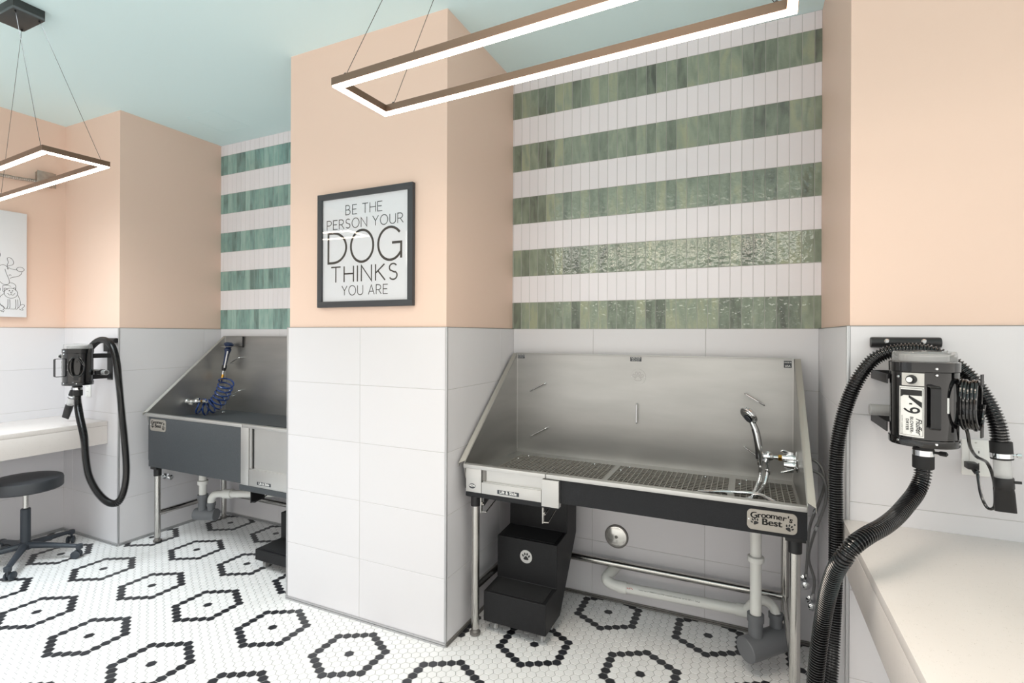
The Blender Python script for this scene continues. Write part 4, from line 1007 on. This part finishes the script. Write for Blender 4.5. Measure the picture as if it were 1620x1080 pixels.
def dryer(cx, cy, label, zoff=0.0):
    """body axis at cx, cy; world angles: label 232, handle 281, cord 341"""
    z0, z1 = 1.188, 1.426; r = 0.081
    t = thing('blower_dryer', (cx, YF, z0), label, 'pet dryer', 'wall-mounted blower dryers')
    body = MB().lathe([(0.070, z0 - 0.006), (r + 0.001, z0 - 0.004), (r + 0.003, z0), (r + 0.003, z0 + 0.017), (r, z0 + 0.019), (r, z1 - 0.030), (r + 0.0025, z1 - 0.028),
                       (r + 0.0025, z1 - 0.002), (r - 0.004, z1)], (cx, cy, 0), seg=72).build('body', M['gloss'], t)
    MB().lathe([(r - 0.006, z1 - 0.002), (r - 0.004, z1 + 0.004), (r - 0.006, z1 + 0.024), (r - 0.008, z1 + 0.029), (0.0, z1 + 0.033)], (cx, cy, 0), seg=64).build('filter_lid', M['lid'], t)
    MB().lathe([(0.058, z1 + 0.001), (0.058, z1 + 0.020), (0.0, z1 + 0.021)], (cx, cy, 0), seg=40).build('filter', M['gtube'], t)
    def on(ang, z, rr): a = math.radians(ang); return Vector((cx + rr * math.cos(a), cy + rr * math.sin(a), z))
    def patch(name, a0, a1, za, zb, rr, m, parent, n=10):
        vs = []; fs = []
        for i in range(n + 1):
            a = a0 + (a1 - a0) * i / n
            vs += [on(a, za, rr), on(a, zb, rr), on(a, za, rr - 0.0015), on(a, zb, rr - 0.0015)]
        for i in range(n):
            k = i * 4; fs += [(k, k + 4, k + 5, k + 1), (k, k + 2, k + 6, k + 4), (k + 1, k + 5, k + 7, k + 3)]
        fs += [(0, 1, 3, 2), (4 * n, 4 * n + 2, 4 * n + 3, 4 * n + 1)]
        return MB().add(vs, fs).build(name, m, parent)
    # control plate and knob
    cp = patch('control_plate', 219, 257, 1.3580, 1.3940, r + 0.0012, M['offw'], t)
    ka = math.radians(237); kd = (math.cos(ka), math.sin(ka), 0)
    MB().lathe([(0.013, 0), (0.012, 0.010), (0.009, 0.011), (0.009, 0.016), (0.008, 0.017)], on(237, 1.3760, r), kd, 28).build('knob', M['blackpl'], cp)
    MB().lathe([(0.0075, 0.017), (0.0075, 0.0185)], on(237, 1.3760, r), kd, 20).build('knob_cap', M['white'], cp)
    # label with sideways lettering
    lb = patch('label', 214, 257, 1.2120, 1.3550, r + 0.0010, M['white'], t)
    def wrap(mb_or_me, name, m):
        pass
    def side_text(s, size, a_mid, z_mid, m, bold=0, shear=0, xs=1.0, nm='lettering'):
        """text rotated 90 degrees clockwise, wrapped round the can: text x -> -z, text y -> along angle (to +)"""
        cu = bpy.data.curves.new(nm, 'FONT'); cu.body = s; cu.size = size; cu.offset = bold; cu.shear = shear; cu.align_x = 'CENTER'; cu.align_y = 'CENTER'
        o = bpy.data.objects.new(nm, cu); C.objects.link(o); dg = bpy.context.evaluated_depsgraph_get(); dg.update()
        me = bpy.data.meshes.new_from_object(o.evaluated_get(dg)); C.objects.unlink(o); bpy.data.objects.remove(o)
        off = Vector(t.location)
        for v in me.vertices:
            x, y = v.co.x * xs, v.co.y
            ang = a_mid + math.degrees(y / r)
            v.co = on(ang, z_mid - x, r + 0.0016) - off
        me.materials.clear(); me.materials.append(m); me.name = nm
        ob = bpy.data.objects.new(nm, me); C.objects.link(ob); ob.parent = lb
        return ob
    border = []
    def flatband(a0, a1, za, zb, nm='label_border'): return patch(nm, a0, a1, za, zb, r + 0.0015, M['ink'], lb, n=6)
    for args in ((215.5, 216.2, 1.2160, 1.3510), (254.8, 255.5, 1.2160, 1.3510), (215.5, 255.5, 1.2160, 1.2168), (215.5, 255.5, 1.3502, 1.3510)): flatband(*args)
    flatband(217, 253.5, 1.3300, 1.3460, 'letter_k')                                        # stem of the K
    def band(a0, t0, b0, a1, t1, b1, n=8):       # slanted stroke that follows the curve of the can
        m = MB(); vs = []
        for k in range(n + 1):
            f = k / n; a = a0 + (a1 - a0) * f; zt_ = t0 + (t1 - t0) * f; zb_ = b0 + (b1 - b0) * f
            vs += [on(a, zt_, r + 0.0015), on(a, zb_, r + 0.0015)]
        return m.add(vs, [(2 * k, 2 * k + 2, 2 * k + 3, 2 * k + 1) for k in range(n)]).build('letter_k', M['ink'], lb, smooth=0)
    band(232, 1.3310, 1.3240, 253.5, 1.3120, 1.2960)
    band(217, 1.3310, 1.3240, 223, 1.3310, 1.3300, 3)
    band(233, 1.3080, 1.3040, 238, 1.3080, 1.3040, 2)
    side_text('9', 0.056, 235, 1.288, M['ink'], bold=0.0004, xs=0.72)
    side_text('Fluffer', 0.0185, 248.5, 1.244, M['ink'], bold=0.0003, shear=0.35, xs=0.95)
    side_text('BLOWER-', 0.0105, 237.0, 1.246, M['ink'], bold=0.00015, xs=1.05)
    side_text('DRYER', 0.0105, 229.5, 1.246, M['ink'], bold=0.00015, xs=1.05)
    side_text('ELECTRIC CLEANER CO. INC', 0.0042, 220.0, 1.244, M['ink'])
    patch('rating_sticker', 295, 299, 1.2840, 1.3270, r + 0.0008, M['white'], t, n=3)
    for a, z in ((276, 1.4080), (276, 1.3900), (276, z0 + 0.009), (212, 1.3820), (330, z0 + 0.009), (212, z0 + 0.009)):
        ad = math.radians(a); MB().lathe([(0.0042, 0), (0.003, 0.0022)], on(a, z, r + 0.002), (math.cos(ad), math.sin(ad), 0), 12).build('screw', M['chrome'], body)
    # strap handle
    hp = [on(268, 1.3600, r - 0.001), on(268, 1.3600, r + 0.040), on(268, 1.3560, r + 0.045), on(268, 1.2480, r + 0.045), on(268, 1.2440, r + 0.040), on(268, 1.2440, r - 0.001)]
    hm = MB(); td = Vector((-math.sin(math.radians(268)), math.cos(math.radians(268)), 0)) * 0.011; 
    for i in range(len(hp) - 1):
        a, b = hp[i], hp[i + 1]; d = (b - a).normalized(); n = d.cross(td).normalized() * 0.0016
        q = [a - td - n, b - td - n, b + td - n, a + td - n, a - td + n, b - td + n, b + td + n, a + td + n]
        hm.add(q, [(0, 1, 2, 3), (7, 6, 5, 4), (0, 4, 5, 1), (1, 5, 6, 2), (2, 6, 7, 3), (3, 7, 4, 0)])
    hm.build('handle', M['blackpl'], t, smooth=0)
    # cord hooks and wound cord
    ca = 331; cd = Vector((math.cos(math.radians(ca)), math.sin(math.radians(ca)), 0)); ct = Vector((-cd.y, cd.x, 0))
    for zz, s in ((1.3670, 1), (1.2500, -1)):
        ck = MB()
        b0 = on(ca, zz, r - 0.002)
        for a_, b_ in ((b0, b0 + cd * 0.052), (b0 + cd * 0.050, b0 + cd * 0.050 + Vector((0, 0, s * 0.028)))):
            d = (b_ - a_).normalized(); sdv = ct * 0.012; n = d.cross(ct).normalized() * 0.0015
            q = [a_ - sdv - n, b_ - sdv - n, b_ + sdv - n, a_ + sdv - n, a_ - sdv + n, b_ - sdv + n, b_ + sdv + n, a_ + sdv + n]
            ck.add(q, [(0, 1, 2, 3), (7, 6, 5, 4), (0, 4, 5, 1), (1, 5, 6, 2), (2, 6, 7, 3), (3, 7, 4, 0)])
        ck.build('cord_hook', M['blackpl'], t, smooth=0)
    o = on(ca, 1.3090, r); P = []
    nt_ = 5
    for i in range(nt_ * 36 + 1):
        s = i / 36; an = 2 * PI * s; rr = 0.006 + 0.0078 * s + 0.001 * math.sin(3 * an)
        P.append(o + cd * rr + ct * (0.040 * math.cos(an)) + Vector((0, 0, 0.066 * math.sin(an) * (1 + 0.04 * math.sin(s * 2.1)))))
    MB().tube([o + Vector((0, 0, 0.03)), o + cd * 0.012 + ct * 0.012 + Vector((0, 0, 0.05))] + P, 0.0042, 8).build('power_cord', M['gloss'], t)
    # bracket: half-round wall bar, two flank arms, spare nozzle tube
    yw = YF
    bk = MB().lathe([(0.0165, -0.094), (0.0175, -0.090), (0.0175, 0.090), (0.0165, 0.094)], (cx, yw - 0.012, 1.478), (1, 0, 0), 24)
    bk.box(cx - 0.03, cx + 0.03, yw - 0.006, yw, 1.20, 1.465)
    for ax_ in (-0.088, 0.020):
        for zz in (1.372, 1.228):
            bk.box(cx + ax_ - 0.002, cx + ax_ + 0.002, cy + (0.0 if ax_ < 0 else r - 0.01), yw - 0.001, zz - 0.015, zz + 0.013)
    bk.box(cx - 0.09, cx + 0.03, yw - 0.005, yw, 1.357, 1.385).box(cx - 0.09, cx + 0.03, yw - 0.005, yw, 1.213, 1.241)
    bk.box(cx - 0.03, cx + 0.03, yw - 0.03, yw - 0.012, 1.40, 1.47)
    bk.build('wall_bracket', M['blackpl'], t)
    for sx in (-0.052, 0.047): MB().lathe([(0.008, 0), (0.005, 0.004)], (cx + sx, yw - 0.029, 1.482), (0, -1, 0), 14).build('bolt', M['chrome'], t)
    sp = MB().lathe([(0.0165, -0.112), (0.018, -0.110), (0.018, 0.110), (0.0165, 0.112), (0.013, 0.112), (0.013, 0.09)], (cx, cy + 0.112, 1.262), (1, 0, 0), 24).build('spare_nozzle', M['gtube'], t)
    MB().lathe([(0.0205, 0.05), (0.0205, 0.075)], (cx, cy + 0.112, 1.262), (1, 0, 0), 24).box(cx + 0.05, cx + 0.07, cy + 0.07, cy + 0.10, 1.25, 1.274).build('nozzle_clip', M['blackpl'], t)
    # outlet collar with hose clamp
    MB().lathe([(0.022, z0 - 0.012), (0.022, z0 - 0.004)], (cx, cy, 0)).lathe([(0.0255, z0 - 0.076), (0.0262, z0 - 0.074), (0.0262, z0 - 0.022), (0.0235, z0 - 0.012)], (cx, cy, 0)).build('hose_collar', M['rubber'], t)
    cl = MB().lathe([(0.0268, z0 - 0.038), (0.0268, z0 - 0.022)], (cx, cy, 0), seg=40).build('hose_clamp', M['chrome'], t)
    MB().lathe([(0.004, 0.026), (0.004, 0.034), (0.007, 0.038), (0.007, 0.052), (0.002, 0.056)], (cx, cy, z0 - 0.026), (0.95, -0.3, -0.05), 8).build('clamp_screw', M['blackpl'], cl)
    return t

def hose_end(t, o, ax, flat):
    """collar, clamp, clear tube, black cap and flat nozzle, running from o along ax"""
    ax = Vector(ax).normalized()
    MB().lathe([(0.0215, 0), (0.0255, 0.002), (0.0258, 0.052), (0.022, 0.053)], o, ax, 28).build('hose_collar', M['rubber'], t)
    c = MB().lathe([(0.0265, 0.034), (0.0265, 0.047)], o, ax, 32).build('hose_clamp', M['chrome'], t)
    sd = Vector((0.95, -0.3, 0.1))
    MB().lathe([(0.004, 0.024), (0.004, 0.03), (0.007, 0.033), (0.007, 0.042)], o + ax * 0.041, sd, 8).build('clamp_screw', M['chrome'], c)
    MB().lathe([(0.0200, 0.05), (0.0200, 0.112)], o, ax, 28).build('clear_tube', M['tube_clear'], t)
    f = Vector(flat).normalized(); s = ax.cross(f).normalized()
    MB().lathe([(0.0225, 0.105), (0.0235, 0.107), (0.0235, 0.135), (0.021, 0.140)], o, ax, 28).lathe([(0.004, 0.022), (0.004, 0.038)], o + ax * 0.118, sd, 10).build('nozzle_collar', M['blackpl'], t)
    rings = []
    for h, a, b in ((0.132, 0.021, 0.021), (0.150, 0.023, 0.015), (0.205, 0.024, 0.007)):
        rings.append([o + ax * h + s * (a * (abs(math.cos(q)) ** 0.6) * (1 if math.cos(q) >= 0 else -1)) + f * (b * (abs(math.sin(q)) ** 0.6) * (1 if math.sin(q) >= 0 else -1)) for q in [2 * PI * j / 24 for j in range(24)]])
    vs = [v for r_ in rings for v in r_]
    MB().add(vs, [(i * 24 + j, i * 24 + (j + 1) % 24, (i + 1) * 24 + (j + 1) % 24, (i + 1) * 24 + j) for i in range(2) for j in range(24)] + [tuple(range(24)), tuple(48 + j for j in range(24))]).build('flat_nozzle', M['blackpl'], t)

CXR, CYR, CXL = 0.470, 1.868, -4.064
dr = dryer(CXR, CYR, 'gloss black canister blower dryer with a looping hose above the right counter')
def copy_tree(o, parent=None):
    c = o.copy(); C.objects.link(c); c.parent = parent
    for ch in list(o.children): copy_tree(ch, c)
    return c
dl = copy_tree(dr)
dl.location.x = CXL; dl.location.z -= 0.033
for _c in dl.children:
    if _c.name.split('.')[0] in ('wall_bracket', 'bolt'): _c.location.x = -0.040
dl['label'] = 'gloss black canister blower dryer with a looping hose above the left counter'

hp = [(CXR, 1.868, 1.116), (0.465, 1.862, 1.080), (0.446, 1.84, 1.044), (0.412, 1.79, 1.018), (0.375, 1.73, 0.999), (0.332, 1.66, 0.988), (0.286, 1.60, 0.978), (0.250, 1.565, 0.958), (0.226, 1.56, 0.920),
      (0.211, 1.60, 0.859), (0.202, 1.66, 0.761), (0.196, 1.70, 0.669), (0.189, 1.72, 0.574), (0.183, 1.74, 0.467), (0.182, 1.77, 0.37), (0.195, 1.83, 0.275), (0.222, 1.91, 0.245), (0.246, 1.98, 0.30),
      (0.260, 2.01, 0.38), (0.270, 2.045, 0.50), (0.276, 2.05, 0.679), (0.276, 2.05, 0.898), (0.274, 2.045, 1.032), (0.280, 2.035, 1.146), (0.299, 2.02, 1.258), (0.330, 2.00, 1.357), (0.380, 1.995, 1.430),
      (0.450, 1.99, 1.455), (0.527, 1.98, 1.446), (0.590, 1.96, 1.393), (0.634, 1.95, 1.320), (0.658, 1.94, 1.252), (0.668, 1.94, 1.192)]
m_, _ = hose_tube(hp); m_.build('flexible_hose', M['hose'], dr, smooth=24)
hose_end(dr, Vector((0.668, 1.94, 1.196)), (0.06, 0, -1), (0.3, 1, 0))
lp = [(CXL, 1.868, 1.083), (-4.060, 1.865, 1.050), (-4.040, 1.86, 1.000), (-3.985, 1.845, 0.933), (-3.905, 1.83, 0.819), (-3.865, 1.82, 0.699), (-3.825, 1.82, 0.581), (-3.770, 1.84, 0.480), (-3.710, 1.87, 0.415), (-3.660, 1.90, 0.414),
      (-3.650, 1.93, 0.487), (-3.665, 1.95, 0.603), (-3.700, 1.96, 0.761), (-3.755, 1.97, 0.963), (-3.790, 1.97, 1.17), (-3.840, 1.98, 1.315), (-3.900, 1.985, 1.407), (-3.990, 1.99, 1.447), (-4.082, 1.99, 1.440), (-4.165, 1.985, 1.39),
      (-4.225, 1.975, 1.32), (-4.262, 1.965, 1.22), (-4.280, 1.955, 1.13), (-4.286, 1.95, 1.085)]
m_, _ = hose_tube(lp); m_.build('flexible_hose', M['hose'], dl, smooth=24)
hose_end(dl, Vector((-4.286, 1.95, 1.090)), (-0.33, -0.10, -0.9), (0.5, -1, 0))
# power lead of the right dryer down to the outlet
cp = smooth_path([(0.547, 1.828, 1.27), (0.560, 1.832, 1.23), (0.575, 1.86, 1.185), (0.605, 1.91, 1.150), (0.645, 1.96, 1.125), (0.668, 1.985, 1.075), (0.672, 1.985, 1.020), (0.668, 1.98, 0.990), (0.655, 1.99, 0.985), (0.644, 2.00, 1.02), (0.642, 2.02, 1.075), (0.642, 2.035, 1.092)], 90)
lead = MB().tube(cp, 0.0045, 8).build('power_lead', M['gloss'], dr)
MB().box(0.622, 0.650, 2.028, 2.066, 1.086, 1.106, b=0.004).tube([(0.636, 2.045, 1.096), (0.644, 2.030, 1.078)], 0.008, 10).build('plug', M['blackpl'], lead)

def outlet(cx, cz, label):
    t = thing('wall_outlet', (cx, YF, cz), label, 'outlet', 'wall outlets')
    y = YF
    p = MB().box(cx - 0.035, cx + 0.035, y - 0.006, y, cz - 0.057, cz + 0.057, b=0.003).build('cover_plate', M['white'], t)
    MB().box(cx - 0.0165, cx + 0.0165, y - 0.008, y - 0.005, cz - 0.033, cz + 0.033, b=0.001).build('socket', M['white'], t)
    for dz in (0.019, -0.019):
        MB().box(cx - 0.0075, cx - 0.0055, y - 0.0084, y - 0.0079, cz + dz - 0.004, cz + dz + 0.004).box(cx + 0.0055, cx + 0.0075, y - 0.0084, y - 0.0079, cz + dz - 0.004, cz + dz + 0.004).build('slots', M['ink'], t, smooth=0)
    for dz in (0.048, -0.048): MB().lathe([(0.003, 0), (0.002, 0.0015)], (cx, y - 0.006, cz + dz), (0, -1, 0), 10).build('screw', M['offw'], t)
outlet(0.655, 1.116, 'white wall outlet with a black plug beside the right blower')
outlet(-4.38, 1.088, 'white wall outlet low on the wall beneath the left blower')
